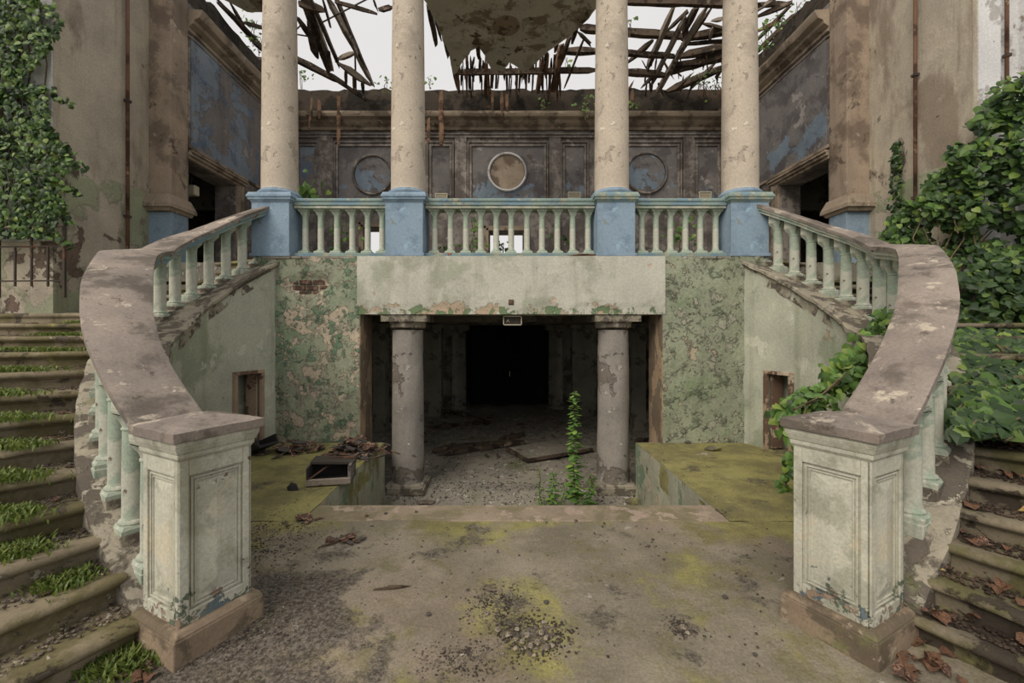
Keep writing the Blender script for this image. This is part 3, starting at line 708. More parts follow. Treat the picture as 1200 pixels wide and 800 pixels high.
for k, (px, py, r, mt) in enumerate(((437,205,23,'panelgrey'),(594.5,202,22,'ceilslab'),(757,203,24,'panelgrey'))):
    where = ('left part', 'middle', 'right part')[k]
    t = empty('wall_medallion', (bx_(px), YB-.012, bz_(py)), 0, ('round pale plaster medallion with a beige disc in the %s of the back wall' if k == 1 else 'round grey plaster medallion in the %s of the back wall') % where, 'medallion', 'plaster medallions on the back wall')
    R = r/SB
    Mx = Matrix.Rotation(math.pi/2, 4, 'X')
    g = MB(); g.lathe([(R*.92,0),(R*.92,.03),(R*.94,.06),(R*1.0,.07),(R*1.04,.05),(R*1.05,0)], 40, cap=False); g.v = [tuple(Mx@Vector(v)) for v in g.v]
    # the raised ring is broken away in places
    g.build('ring', M['white'] if k == 1 else M['upwall'], t, smooth=True, auto=40)
    g = MB(); g.lathe([(R*.9,0),(R*.9,.02),(.001,.025)], 40, cap=False); g.v = [tuple(Mx@Vector(v)) for v in g.v]; g.build('disc', M['cornice'] if k == 1 else M['panelgrey'], t)
for k, (px, py) in enumerate(((517.5,231),(672.5,229.5),(825,229))):
    t = empty('wall_vent', (bx_(px), YB-.05, bz_(py)), 0, 'small pale latticed vent %s the back wall' % ('left of centre on','right of centre on','at the far right of')[k], 'vent', 'vents on the back wall')
    f = MB(); w, h = .17, .09
    f.box(-w,w,-.03,0,h-.02,h); f.box(-w,w,-.03,0,-h,-h+.02); f.box(-w,-w+.02,-.03,0,-h+.02,h-.02); f.box(w-.02,w,-.03,0,-h+.02,h-.02); f.build('vent_frame', M['pale'], t)
    g = MB()
    for i in range(-3, 4):
        c0 = i*.045; g.bar((c0-.05,-.012,-h+.02),(c0+.05,-.012,h-.02), .012); g.bar((c0+.05,-.014,-h+.02),(c0-.05,-.014,h-.02), .012)
    g.build('lattice', M['pale'], t); b_ = MB(); b_.box(-w+.01,w-.01,-.004,0,-h+.01,h-.01); b_.build('backing', M['black'], t)
# back frieze, cornice, attic
m = MB(); sec = [(yy, zz-.36) for yy, zz in [(YB+.1,7.55),(YB-.06,7.55),(YB-.08,7.62),(YB-.2,7.68),(YB-.24,7.74),(YB-.36,7.78),(YB-.40,7.84),(YB-.40,7.90),(YB+.3,7.95),(YB+.3,7.55)]]
rows = []
for k in range(61):
    x = -6+12*k/60; rows.append([(x, yy+(.02*mnoise.noise(Vector((x*3, zz*8, 1))) if yy < YB-.1 else 0), zz) for yy, zz in sec])
m.sweep(rows); struct(m.build('trim_13', M['cornice'], smooth=True, auto=30))
m = MB(); m.box(-6, 6, YB-.06, YB, 6.98, 7.05); m.box(-6, 6, YB-.09, YB, 7.05, 7.09); struct(m.build('trim_14', M['upwall'], bevel=.008))
m = MB(); rows = []
for k in range(81):
    x = -6.4+12.8*k/80; h = bz_(104)+.10*mnoise.noise(Vector((x*1.6, 0, 3)))+.06*mnoise.noise(Vector((x*7, 0, 3)))
    rows.append([(x, YB-.05, 7.56), (x, YB+.38, 7.56), (x, YB+.38, h), (x, YB-.02, h-.04)])
m.sweep(rows[::-1]); struct(m.build('wall_attic_back', M['attic']))

# ------------------------------------------------------------------ NEWELS
def newel(sg):
    ang = math.radians(27.6)*sg
    side = 'left' if sg < 0 else 'right'
    t = empty('newel_post', (sg*1.80, 2.37, 0), ang, 'square chipped green-white newel post at the foot of the %s stair rail' % side, 'post', 'stair newel posts')
    b = MB(); b.frustum(.232, .228, -.01, .135); b.frustum(.228, .205, .135, .165); b.build('plinth', M['newelbase'], t, bevel=.008)
    P_, zb, zt = .182, .16, 1.00; s = MB()
    # shaft core and raised stiles around recessed, moulded panels
    s.box(-P_+.016, P_-.016, -P_+.016, P_-.016, zb, zt)
    st = .045
    for r in range(4):
        R = Matrix.Rotation(r*math.pi/2, 4, 'Z')
        s.box(-P_, -P_+st, -P_, -P_+.018, zb, zt, R); s.box(P_-st, P_-.0005, -P_, -P_+.018, zb, zt, R)
        s.box(-P_+st, P_-st, -P_, -P_+.018, zt-.085, zt, R); s.box(-P_+st, P_-st, -P_, -P_+.018, zb, zb+.07, R)
    s.build('shaft', M['newel'], t, bevel=.004)
    for r in range(4):
        R = Matrix.Rotation(r*math.pi/2, 4, 'Z'); p = MB()
        x0, x1, z0, z1 = -P_+st+.012, P_-st-.012, zb+.082, zt-.097
        def ring(o, w, d0, d1):
            p.box(x0+o, x0+o+w, -P_+d0, -P_+d1, z0+o, z1-o, R); p.box(x1-o-w, x1-o, -P_+d0, -P_+d1, z0+o, z1-o, R)
            p.box(x0+o+w, x1-o-w, -P_+d0, -P_+d1, z1-o-w, z1-o, R); p.box(x0+o+w, x1-o-w, -P_+d0, -P_+d1, z0+o, z0+o+w, R)
        ring(0, .010, .006, .018); ring(.018, .008, .010, .018)
        # field slightly pillowed
        vs = [R@Vector(v) for v in ((x0+.035,-P_+.016,z0+.035),(x1-.035,-P_+.016,z0+.035),(x1-.035,-P_+.016,z1-.035),(x0+.035,-P_+.016,z1-.035),(0,-P_+.006,z0+.10),(0,-P_+.006,z1-.08))]
        p.add(vs, [(0,1,4),(1,2,5,4),(2,3,5),(3,0,4,5)])
        p.build('panel', M['newel'], t, bevel=.002)
    c = MB(); c.frustum(.178, .192, .99, 1.01); c.frustum(.194, .196, 1.01, 1.035); c.frustum(.198, .214, 1.035, 1.075); c.frustum(.214, .214, 1.075, 1.10)
    c.build('neck_moulding', M['newel'], t, bevel=.004)
    # pyramidal slab
    N = 12; a = .232; vs = []; fs = []
    for j in range(N+1):
        for i in range(N+1):
            x = -a+2*a*i/N; y = -a+2*a*j/N; e = max(abs(x), abs(y))/a
            edge = .012*mnoise.noise(Vector((x*14, y*14, sg*3))) if e > .9 else 0
            vs.append((x*(1+edge), y*(1+edge), 1.150+.055*(1-e)+.003*mnoise.noise(Vector((x*20,y*20,1)))))
    for j in range(N):
        for i in range(N): q = j*(N+1)+i; fs.append((q, q+1, q+N+2, q+N+1))
    c = MB(); c.add(vs, fs)
    per = [(i, 0) for i in range(N)]+[(N, j) for j in range(N)]+[(N-i, N) for i in range(N)]+[(0, N-j) for j in range(N)]
    ring = [vs[j*(N+1)+i] for i, j in per]; n = len(ring)
    low = [(x*.985+.004*mnoise.noise(Vector((x*30,y*30,2))), y*.985, 1.10+.006*mnoise.noise(Vector((x*25,y*25,7)))) for x, y, z in ring]
    c.add(ring+low, [(k, n+k, n+(k+1)%n, (k+1)%n) for k in range(n)]+[tuple(range(n, 2*n))[::-1]])
    c.build('cap', M['cap'], t, bevel=.004)
    return t
newel(-1); newel(1)

# ------------------------------------------------------------------ BALUSTERS
def lerp(a, b, u): return a+(b-a)*u
def baluster_mesh(H, r, ck=1.0, cap_w=.058, base_w=.055):
    m = MB(); n = 14
    m.frustum(base_w, base_w, 0, .035); m.frustum(base_w*.97, base_w*.8, .035, .05)
    prof = [(r*1.28,.05),(r*1.34,.06),(r*1.26,.072),(r*1.06,.078),(r*1.0,.088),(r*1.0,H*.5),(r*.95,H-.135),(r*1.05,H-.13),(r*1.05,H-.12),(r*.95,H-.115),(r*.95,H-.11)]
    m.lathe(prof, n, cap=False)
    # bell capital with notched leaves
    vs = []; fs = []; rows = [(r*.95,H-.11,0),(r*1.05,H-.085,.08),(r*1.2,H-.062,.12),(r*1.42,H-.04,.10),(r*1.5,H-.032,0)]
    nn = 24
    for rr, z, a in rows:
        for k in range(nn):
            th = 2*math.pi*k/nn; q = rr*(1+a*math.cos(th*8)); sqr = 1/max(abs(math.cos(th)), abs(math.sin(th)))
            u = min(1, max(0, (z-(H-.11))/.07)); q *= lerp(1, min(sqr, 1.25), u)
            vs.append((q*math.cos(th), q*math.sin(th), z))
    for i in range(len(rows)-1):
        for k in range(nn): k2 = (k+1)%nn; fs.append((i*nn+k, i*nn+k2, (i+1)*nn+k2, (i+1)*nn+k))
    m.add(vs, fs)
    m.frustum(cap_w*.92, cap_w, H-.032, H-.012); m.frustum(cap_w, cap_w, H-.012, H)
    return m
def place_balusters(root, proto, spots):
    for i, (loc, rz, sz) in enumerate(spots):
        o = proto if i == 0 else copy_of(proto, parent=root)
        o.location = loc; o.rotation_euler = (0, 0, rz); o.scale = sz

# balcony balustrades (three)
YR = 6.56
def balcony_rail(x0, x1, pxs, label, red):
    r = empty('balcony_balustrade', ((x0+x1)/2, YR, BAL), 0, label, 'balustrade', 'balcony balustrades between the columns'); ox = (x0+x1)/2
    m = MB(); h = (x1-x0)/2
    sec = [(-.15,.79),(-.15,.83),(-.165,.85),(-.165,.875),(-.13,.895),(.13,.895),(.165,.875),(.165,.85),(.15,.83),(.15,.79)]
    rows = []
    for k in range(41):
        x = -h+2*h*k/40; rows.append([(x, y+.004*mnoise.noise(Vector((x*9, y*30, z*9))), z+.003*mnoise.noise(Vector((x*12+3, y*30, z*9)))) for y, z in sec])
    m.sweep(rows); m.build('top_rail', M['railpaint'], r, smooth=True, auto=30)
    m = MB(); m.box(-h, h, -.13, .13, .745, .79); m.build('under_rail', M['paint'], r, bevel=.006)
    m = MB(); m.box(-h, h, -.15, .15, -.002, .07); m.build('bottom_rail', M['railpaint'], r, bevel=.01)
    proto = baluster_mesh(.68, .045, cap_w=.082, base_w=.08).build('baluster', M['paint'], r, smooth=True, auto=35)
    place_balusters(r, proto, [(((px-VX)*YR/F+CX-ox, 0, .068), uni(-.03,.03), (1,1,1)) for px in pxs])
balcony_rail(-3.26, -1.86, (358,376,395,413,431,448), 'short left balcony balustrade between two blue pedestals', 0)
balcony_rail(-1.28, 1.28, (509.5,528,546,563.5,581.5,599,617.5,635,653,671,689), 'long middle balcony balustrade with red flaking rail', 1)
balcony_rail(1.86, 3.26, (752,768.5,785.5,803,820.5,838.5), 'short right balcony balustrade between two blue pedestals', 0)

# upper columns
names = {-3.55: 'far left', -1.57: 'middle left', 1.57: 'middle right', 3.55: 'far right'}
for x in (-3.55, -1.57, 1.57, 3.55):
    t = empty('balcony_column', (x, 6.59, BAL), 0, 'tall cream column, %s of the four on the balcony' % {'far left':'leftmost','middle left':'second from left','middle right':'third from left','far right':'rightmost'}[names[x]], 'column', 'cream columns on the balcony')
    p = MB(); p.box(-.30,.30,-.30,.30,-.002,.05); p.box(-.28,.28,-.28,.28,.05,.80); p.build('pedestal', M['blue'], t, bevel=.008)
    p = MB(); p.frustum(.285,.30,.80,.83); p.frustum(.315,.325,.83,.87); p.frustum(.335,.335,.87,.90); p.frustum(.33,.31,.90,.945); p.build('pedestal_cap', M['blue'] if x < 0 else M['railpaint'], t, bevel=.006)
    p = MB(); p.lathe([(.30,.945),(.315,.965),(.315,.985),(.295,1.005),(.275,1.01),(.27,1.03)], 40); p.build('base_ring', M['blue'], t, smooth=True, auto=40)
    p = MB(); p.lathe([(.27,1.02),(.262,1.04)]+[(.260-.035*(k/12)**1.6, 1.06+k*.31) for k in range(13)], 48); p.build('shaft', M['column'], t, smooth=True, auto=40)
    p = MB(); p.lathe([(.225,4.75),(.25,4.78),(.26,4.84),(.31,4.92)], 40); p.box(-.33,.33,-.33,.33,4.92,5.02); p.build('capital', M['column'], t, smooth=True, auto=40)
m = MB(); m.box(-4.0, 4.0, 6.33, 6.85, BAL+5.02, BAL+5.5); struct(m.build('trim_15', M['cornice'], bevel=.01))

# lower columns at the opening
for x, nm in ((-1.58, 'left'), (1.60, 'right')):
    t = empty('stone_column', (x, 6.62, -.77), 0, 'bare grey round column on the %s side of the dark opening' % nm, 'column', 'columns carrying the balcony')
    p = MB(); p.box(-.31,.31,-.31,.31,-.02,.10); p.frustum(.29,.27,.10,.13); p.build('plinth', M['curbstone'], t, bevel=.012)
    rows = [(.252,.12),(.246,.16)]+[(.246-.012*k/8, .16+k*.285) for k in range(1, 9)]; n = 40
    p = MB(); vs = []; fs = []
    ks = []
    for i in range(len(rows)-1):
        for q in range(4): u = q/4; ks.append((lerp(rows[i][0],rows[i+1][0],u), lerp(rows[i][1],rows[i+1][1],u)))
    ks.append(rows[-1])
    for r, z in ks:
        for k in range(n):
            th = 2*math.pi*k/n; c = mnoise.noise(Vector((math.cos(th)*1.2+x*3, math.sin(th)*1.2, z*1.3))); d = -.008 if c > .08 else 0
            rr = r+d+.003*mnoise.noise(Vector((math.cos(th)*5, math.sin(th)*5, z*6))); vs.append((rr*math.cos(th), rr*math.sin(th), z))
    for i in range(len(ks)-1):
        for k in range(n): k2 = (k+1)%n; fs.append((i*n+k, i*n+k2, (i+1)*n+k2, (i+1)*n+k))
    p.add(vs, fs); p.build('shaft', M['oldcolumn'], t, smooth=True, auto=60)
    p = MB(); p.lathe([(.236,2.46),(.27,2.48),(.275,2.51),(.27,2.53),(.29,2.57)], 40); p.box(-.34,.34,-.30,.30,2.565,2.665); p.build('capital', M['curbstone'], t, smooth=True, auto=40)

# ------------------------------------------------------------------ CURVED RAILS
def curved_rail(P, label, nb):
    side = 'left' if P.sgn < 0 else 'right'
    o0 = P.pt(0, 0); r = empty('curved_balustrade', (o0.x, o0.y, 0), 0, label, 'balustrade', 'curved stair balustrades'); O = Vector((o0.x, o0.y, 0))
    def sweepsec(sec, t0=0, t1=1, N=90, erode=0, sk=0):
        rows = []
        for i in range(N+1):
            t = t0+(t1-t0)*i/N; row = []
            for (off, dz) in sec(t):
                e = erode*mnoise.noise(Vector((t*40+off*9, dz*20, sk)))
                q = P.pt(t, off+e, dz+e*.6)-O; row.append(tuple(q))
            rows.append(row)
        if P.sgn > 0: rows = rows[::-1]
        return rows
    TM = 4/6.0
    def capsec(t):
        w = lin(P.ws, t)/2; return [(-w,-.045),(-w,-.006),(-w+.02,.002),(-w*.4,.010),(w*.4,.010),(w-.02,.002),(w,-.006),(w,-.045)]
    MB().sweep(sweepsec(capsec, 0, TM+.004, 90, .003)).build('rail_cap', M['cap'], r, smooth=True, auto=40)
    MB().sweep(sweepsec(lambda t: [(a*.97, b-.018) for a, b in capsec(t)], TM-.002, 1.03, 60, .004)).build('rail_cap', M['cap'], r, smooth=True, auto=40)
    def undersec(t):
        w = lin(P.ws, t)/2; return [(-w+.045,-.14),(-w+.045,-.105),(-w+.022,-.095),(-w+.022,-.06),(-w+.01,-.045),(w-.01,-.045),(w-.022,-.06),(w-.022,-.095),(w-.045,-.105),(w-.045,-.14)]
    MB().sweep(sweepsec(undersec, 0, 1.03, 90, .004, 2)).build('rail_moulding', M['railpaint'] if P.sgn < 0 else M['paint'], r, smooth=True, auto=30)
    # curb (string) under the balusters
    def curbsec(t):
        lo = -P.drop; ci = P.ci; return [(-ci+.05,lo-.22),(-ci+.05,lo-.07),(-ci+.02,lo-.05),(-ci,lo-.045),(-ci,lo-.005),(-ci+.02,lo),(.20,lo+.0),(.235,lo-.02),(.235,lo-.30),(0,lo-.30)]
    MB().sweep(sweepsec(curbsec, 0.0, 1.03, 110, .012, 5)).build('curb', M['curbstone'], r, smooth=True, auto=40)
    # length table
    N = 200; pts = [P.pt(i/N, 0) for i in range(N+1)]; L = [0]
    for i in range(N): L.append(L[-1]+(Vector((pts[i+1].x-pts[i].x, pts[i+1].y-pts[i].y))).length)
    def t_at(s):
        for i in range(N):
            if L[i+1] >= s: return (i+(s-L[i])/(L[i+1]-L[i]))/N
        return 1
    sl0, ds, su, ob, db, hb, _ = P.bal; tot = L[-1]; lo = sl0; spots = []
    n = round((tot-su-sl0)/ds); ds2 = (tot-su-sl0)/n
    spots = [sl0+ds2*i for i in range(-1, n+1) if .28 < sl0+ds2*i < tot-.05]
    H = hb+.15
    proto = baluster_mesh(H, .060, cap_w=.084, base_w=.09).build('baluster', M['paint'], r, smooth=True, auto=35)
    for i, sp in enumerate(spots):
        t = t_at(sp); d, nn = P.frame(t); q = P.pt(t, ob, -db-.04)-O; rz = math.atan2(d.y, P.sgn*d.x)
        b = proto if i == 0 else copy_of(proto, parent=r)
        b.location = q; b.rotation_euler = (0,0,rz)
        sl = (P.z(min(t+.01,1))-P.z(max(t-.01,0)))/max(1e-4,(Vector(P.p(min(t+.01,1)))-Vector(P.p(max(t-.01,0)))).length)
        a = .10; F6 = [(0,3,2,1),(4,5,6,7),(0,1,5,4),(1,2,6,5),(2,3,7,6),(3,0,4,7)]
        vs = [(sx*a*uni(.9,1.06), sy*a*uni(.9,1.06), (sx*a*sl-.035) if z == 0 else .010) for z in (0,1) for sx, sy in ((-1,-1),(1,-1),(1,1),(-1,1))]
        MB().add(vs, F6).build('base_block', M['curbstone'] if i % 3 else M['paint'], b, bevel=.006)
        a = .084; vs = [(sx*a, sy*a, H-.004 if z == 0 else H+.05+sx*a*sl) for z in (0,1) for sx, sy in ((-1,-1),(1,-1),(1,1),(-1,1))]
        MB().add(vs, F6).build('top_block', M['paint'], b, bevel=.004)
curved_rail(PL, 'left curved stair balustrade with broad weathered stone handrail', 19)
curved_rail(PR, 'right curved stair balustrade with stone handrail and climbing vine', 19)

# ------------------------------------------------------------------ ROOF REMAINS
def YO(y): return 9.3+max(0, y)/100*2.15
def roofpt(px, py, dy=0): return at(px, py, YO(py)+dy)
lr = empty('collapsed_roof_truss', tuple(roofpt(415,105)), 0, 'collapsed roof truss of dark timbers hanging between the two left columns', 'roof timbers', 'collapsed roof timbers')
rr_ = empty('collapsed_roof_lattice', tuple(roofpt(790,105)), 0, 'tangled lattice of rotten rafters above the right columns', 'roof timbers', 'collapsed roof timbers')
cr = empty('collapsed_roof_battens', tuple(roofpt(620,105)), 0, 'row of dark battens and laths under the sky behind the ceiling slab', 'roof timbers', 'collapsed roof timbers')
def beam(root, a, b, t, mat='wood', nm='rafter', dy=0, jag=.16):
    dy = dy+uni(-.12,.12); pa, pb = roofpt(*a, dy), roofpt(*b, dy); w = t*pa.y/F
    return MB().bar(pa-root.location, pb-root.location, w*.7 if w > .05 else w, w, uni(-.2,.2), jag).build(nm, M[mat], root)
for a, b, t, mt in (((352,-8),(386,84),8,'wood'),((358,-10),(390,82),7,'woodgrey'),((362,-6),(398,78),6,'wood'),((356,-5),(372,40),12,'wood'),((381,-8),(418,62),7,'woodgrey'),((417,60),(438,101),6,'woodgrey'),((392,-6),(436,99),5,'wood'),
    ((320,56),(404,98),7,'wood'),((386,88),(431,118),4,'wood'),((396,73),(434,100),7,'woodgrey'),((394,70),(418,61),5,'woodgrey'),((396,3),(439,15),4,'wood'),((446,12),(462,7),5,'wood'),((377,-5),(388,34),3,'wood'),((385,86),(386,60),5,'wood'),
    ((362,30),(372,68),10,'wood'),((416,62),(417,104),2,'wood'),((405,82),(406,102),4,'wood'),((414,86),(415,106),4,'wood'),((424,92),(426,108),5,'wood'),((348,20),(370,52),6,'wood'),((350,4),(380,12),9,'wood'),((372,45),(378,70),5,'wood'),((436,-5),(442,12),3,'wood')):
    beam(lr, a, b, t, mt)
for a, b in (((346,40),(364,43)),((378,26),(432,-2)),((346,36),(352,30))): beam(lr, a, b, 1.2, 'iron', 'rod', jag=0)
for a, b, t, mt in (((702,0),(885,5),8,'wood'),((702,35),(804,43),8,'wood'),((800,45),(884,30),8,'wood'),((702,60),(788,66),6,'wood'),((702,82),(780,88),7,'wood'),((778,85),(880,56),9,'wood'),((793,67),(882,48),8,'wood'),((780,108),(850,78),7,'wood'),
    ((736,73),(768,45),6,'wood'),((757,84),(789,9),6,'woodgrey'),((763,100),(804,18),5,'woodgrey'),((770,108),(828,8),6,'woodgrey'),((778,90),(834,9),4,'wood'),((782,36),(804,15),4,'wood'),((822,27),(849,34),4,'wood'),((793,104),(811,86),3,'wood'),((810,103),(839,73),4,'woodgrey'),
    ((752,102),(775,80),4,'wood'),((803,22),(806,42),5,'lath'),((815,10),(800,40),8,'wood'),((836,24),(850,22),4,'woodgrey'),((800,52),(850,48),4,'wood'),((790,76),(850,70),6,'wood'),((832,46),(834,34),4,'woodgrey'),((840,90),(852,70),4,'wood'),
    ((886,20),(930,2),5,'wood'),((886,48),(925,8),4,'wood'),((888,36),(915,24),4,'lath'),((886,62),(932,16),5,'wood'),((890,6),(922,4),5,'wood'),((888,74),(918,40),3,'lath'),((887,12),(912,-4),4,'woodgrey')):
    beam(rr_, a, b, t, mt)
for a, b, t, mt in (((534,85),(702,82),6,'wood'),((655,60),(703,60),7,'wood'),((678,33),(704,35),8,'wood'),((502,8),(512,54),8,'wood'),((508,14),(518,50),4,'wood'),((530,64),(538,108),7,'lath'),((636,68),(630,106),7,'lath'),((658,52),(648,106),8,'lath'),((684,46),(661,104),3,'wood'),((676,36),(692,52),4,'wood'),
    ((640,60),(634,100),4,'wood'),((668,42),(655,80),5,'wood')): beam(cr, a, b, t, mt)
for i in range(80):
    px = uni(534, 655); y0 = uni(60, 86); L = uni(10, 40)
    if 575 < px < 615: y0 += 8
    beam(cr, (px, y0), (px+uni(-3,2), min(y0+L, 118)), uni(1.2, 4), random.choice(('wood','lath','wood')), 'lath', jag=.3)
for i in range(26):
    px = uni(740, 848); y0 = uni(60, 100); beam(rr_, (px, y0), (px+uni(-12,14), y0+uni(6,22)), uni(1, 2.5), random.choice(('wood','lath')), 'lath', jag=.3)
# hanging strips against the back wall
for k, (px, y0, y1, t) in enumerate(((517,106,171,5),(397,112,171,4),(366,116,150,3),(374,117,137,4),(502,140,168,4),(741,104,124,4),(588,108,136,4),(577,107,126,3),(594,112,130,3))):
    a, b = at(px, y0, 11.42), at(px+(-4 if k == 2 else 0), y1, 11.36)
    o = MB().bar((0,0,0), b-a, t*11.3/F, .03, 0, .25).build('hanging_batten', M['lath'], loc=a)
    tag(o, 'splintered brown batten hanging from the ragged roof edge against the back wall', 'timber', 'hanging battens on the back wall')
# plaster ceiling remnant
ZC = 8.05
def cpt(px, py): Y = (ZC-EYE)*F/(VY-py); return ((px-VX)*Y/F+CX, Y)
outline = [cpt(*q) for q in ((700,8),(690,22),(672,38),(655,52),(640,62),(626,76),(613,86),(605,78),(598,73),(590,82),(577,84),(570,70),(562,54),(553,60),(545,68),(538,80),(532,88),(528,72),(524,58),(517,42),(510,24),(502,8),(497,0))]
outline = [(1.75, 6.86), (1.78, 8.2)]+outline+[(-1.6, 7.8), (-1.65, 6.86)]
fine = []
for i in range(len(outline)):
    a, b = Vector(outline[i]), Vector(outline[(i+1) % len(outline)]); n = max(1, int((b-a).length/.12))
    for k in range(n):
        q = a.lerp(b, k/n); e = .05 if 1 < i < 24 else 0
        fine.append((q.x+e*mnoise.noise(Vector((q.x*9, q.y*9, 1))), q.y+e*mnoise.noise(Vector((q.x*9, q.y*9, 6)))))
m = MB(); m.prism(fine, ZC, ZC+.07); sl = m.build('ceiling', M['ceilslab']); struct(sl)
cx, cy = cpt(593, 30)
m = MB(); m.lathe([(.285,ZC+.01),(.285,ZC-.02),(.27,ZC-.035),(.06,ZC-.04),(.05,ZC-.06),(.001,ZC-.065)], 40, cx, cy, cap=False)
md = m.build('ceiling_rose', M['rose'], smooth=True, auto=30); tag(md, 'round plaster ceiling rose on the hanging ceiling remnant', 'ceiling rose')
for i in range(9):   # joists above it, ends showing
    x = -1.4+i*.36; m = MB(); m.bar((x, 6.9, ZC+.16), (x+uni(-.05,.05), uni(9.2, 10.3), ZC+.16), .09, .16, 0, .08); struct(m.build('ceiling_joist', M['wood']))
# plaster soffit fragment near the left side wall
m = MB(); q = [at(258,-6,8.9), at(312,-6,8.9), at(309,30,9.3), at(290,22,9.3), at(275,8,9.1)]
m.prism([(v.x, v.y) for v in q], 8.6, 8.68); tag(m.build('plaster_slab', M['ceilslab']), 'cracked plaster slab sagging over the left side wall', 'plaster')
for k, (a, b, t) in enumerate((((262,8),(312,60),4),((284,26),(312,34),4),((268,0),(292,42),3),((250,-6),(300,52),3),((296,48),(312,62),4),((256,4),(282,30),3))):
    pa, pb = at(*a, 9.0), at(*b, 9.9); o = MB().bar((0,0,0), pb-pa, t*9/F, None, 0, .15).build('fallen_rafter', M['wood'], loc=pa)
    tag(o, 'dark broken rafter lying along the top of the left side wall', 'timber', 'rafters on the left wall top')

# ------------------------------------------------------------------ PIPES, RAILING, SIGN
def pipe(x, y, z0, z1, r, label, sg):
    t = empty('drain_pipe', (x, y, z0), 0, label, 'pipe')
    MB().tube([(0,0,0),(0,0,(z1-z0)*.5),(0,0,z1-z0)], r, 10).build('tube', M['rust'], t, smooth=True)
    for k in range(3):
        z = .8+k*1.9
        if z < z1-z0: MB().box(-r*1.5, r*1.5, -r*1.5, r*1.5, z, z+.04).build('bracket', M['iron'], t)
pipe(-6.29, 7.03, 2.72, 9.2, .025, 'thin rusty drainpipe down the left stained wall', -1)
pipe(6.29, 6.62, 2.9, 9.2, .024, 'thin rusty drainpipe down the right stained wall', 1)
pipe(at(1180,0,5.84).x, 5.84, 4.6, 9.2, .022, 'slim rusty pipe on the white wall at far right', 1)
# iron railing far left
ra, rb = at(-40, 272, 5.84), at(86, 268, 5.84)
t = empty('iron_railing', (rb.x, 5.72, 2.15), 0, 'old iron railing under the ivy at the far left of the stairs', 'railing')
z1 = 3.03-2.15
MB().tube([(-1.9,0,z1+.02),(-.9,0,z1),(0,0,z1+.04)], .022, 8).build('handrail', M['woodgrey'], t, smooth=True)
for zz in (.62, .16): MB().bar((-1.9,0,zz), (0,0,zz+.02), .018).build('crossbar', M['iron'], t)
for x in (-1.72,-1.5,-1.28,-1.06,-.88,-.66,-.44,-.22): MB().bar((x,0,.1), (x,0,.86 if x in (-.44,-.88) else .64), .02).build('baluster', M['iron'], t)
for x in (0,-.88,-1.85): MB().bar((x,0,-.05), (x,0,z1+.04), .03).build('post', M['iron'], t)
# little sign frame hanging under the lintel
c = at(600.5, 375.5, 6.42); t = empty('sign_frame', tuple(c), 0, 'small empty pale sign frame fixed under the lintel', 'sign')
w, h = .14, .07; m = MB(); m.box(-w,w,-.03,.03,h-.012,h); m.box(-w,w,-.03,.03,-h,-h+.012); m.box(-w,-w+.012,-.03,.03,-h,h); m.box(w-.012,w,-.03,.03,-h,h); m.build('frame', M['pale'], t)
m = MB(); m.box(-w+.012,w-.012,.005,.02,-h+.012,h-.012); m.build('back_plate', M['signdark'], t)
m = MB(); m.bar((-.09,-.004,-.02),(-.06,-.004,.02),.008); m.bar((-.075,-.004,0),(-.045,-.004,-.015),.008); m.build('bracket', M['pale'], t)

# ------------------------------------------------------------------ PLANTS
def leaf_shape(kind='ivy'):
    if kind == 'ivy': pts = [(0,0),(.30,-.10),(.48,.12),(.44,.42),(.24,.70),(0,1.0),(-.24,.70),(-.44,.42),(-.48,.12),(-.30,-.10)]
    elif kind == 'oval': pts = [(0,0),(.22,.15),(.30,.42),(.20,.75),(0,1.0),(-.20,.75),(-.30,.42),(-.22,.15)]
    else: pts = [(0,0),(.10,.3),(.08,.7),(0,1.0),(-.08,.7),(-.10,.3)]
    vs = [(x, y, -.22*abs(x)-.10*y*y) for x, y in pts]; n = len(pts)
    k = max(range(n), key=lambda i: pts[i][1])
    vs[0] = (0,0,0)
    fs = [tuple(range(0, k+1)), tuple([0]+list(range(k, n)))]
    vs.append((0, .45, .0)); c = n
    fs = [(c, i, (i+1) % n) for i in range(n)]
    return vs, fs
LV = {k: leaf_shape(k) for k in ('ivy', 'oval', 'blade')}
LM = {}
def leaf_mesh(kind, mat):
    if (kind, mat) not in LM:
        me = bpy.data.meshes.new('leaf'); me.from_pydata(LV[kind][0], [], LV[kind][1]); me.update(); me.materials.append(M[mat]); LM[(kind, mat)] = me
    return LM[(kind, mat)]
def leafmatrix(p, nrm, size, droop=.6):
    nrm = (Vector(nrm)+Vector((uni(-.6,.6), uni(-.6,.6), uni(-.5,.5)))).normalized()
    down = Vector((uni(-.6,.6), uni(-.4,.4), -droop+uni(-.3,.5))).normalized()
    y = (down-nrm*down.dot(nrm)).normalized(); x = y.cross(nrm)
    R = Matrix((x, y, nrm)).transposed().to_4x4()
    return Matrix.Translation(Vector(p)) @ R @ Matrix.Scale(size, 4)
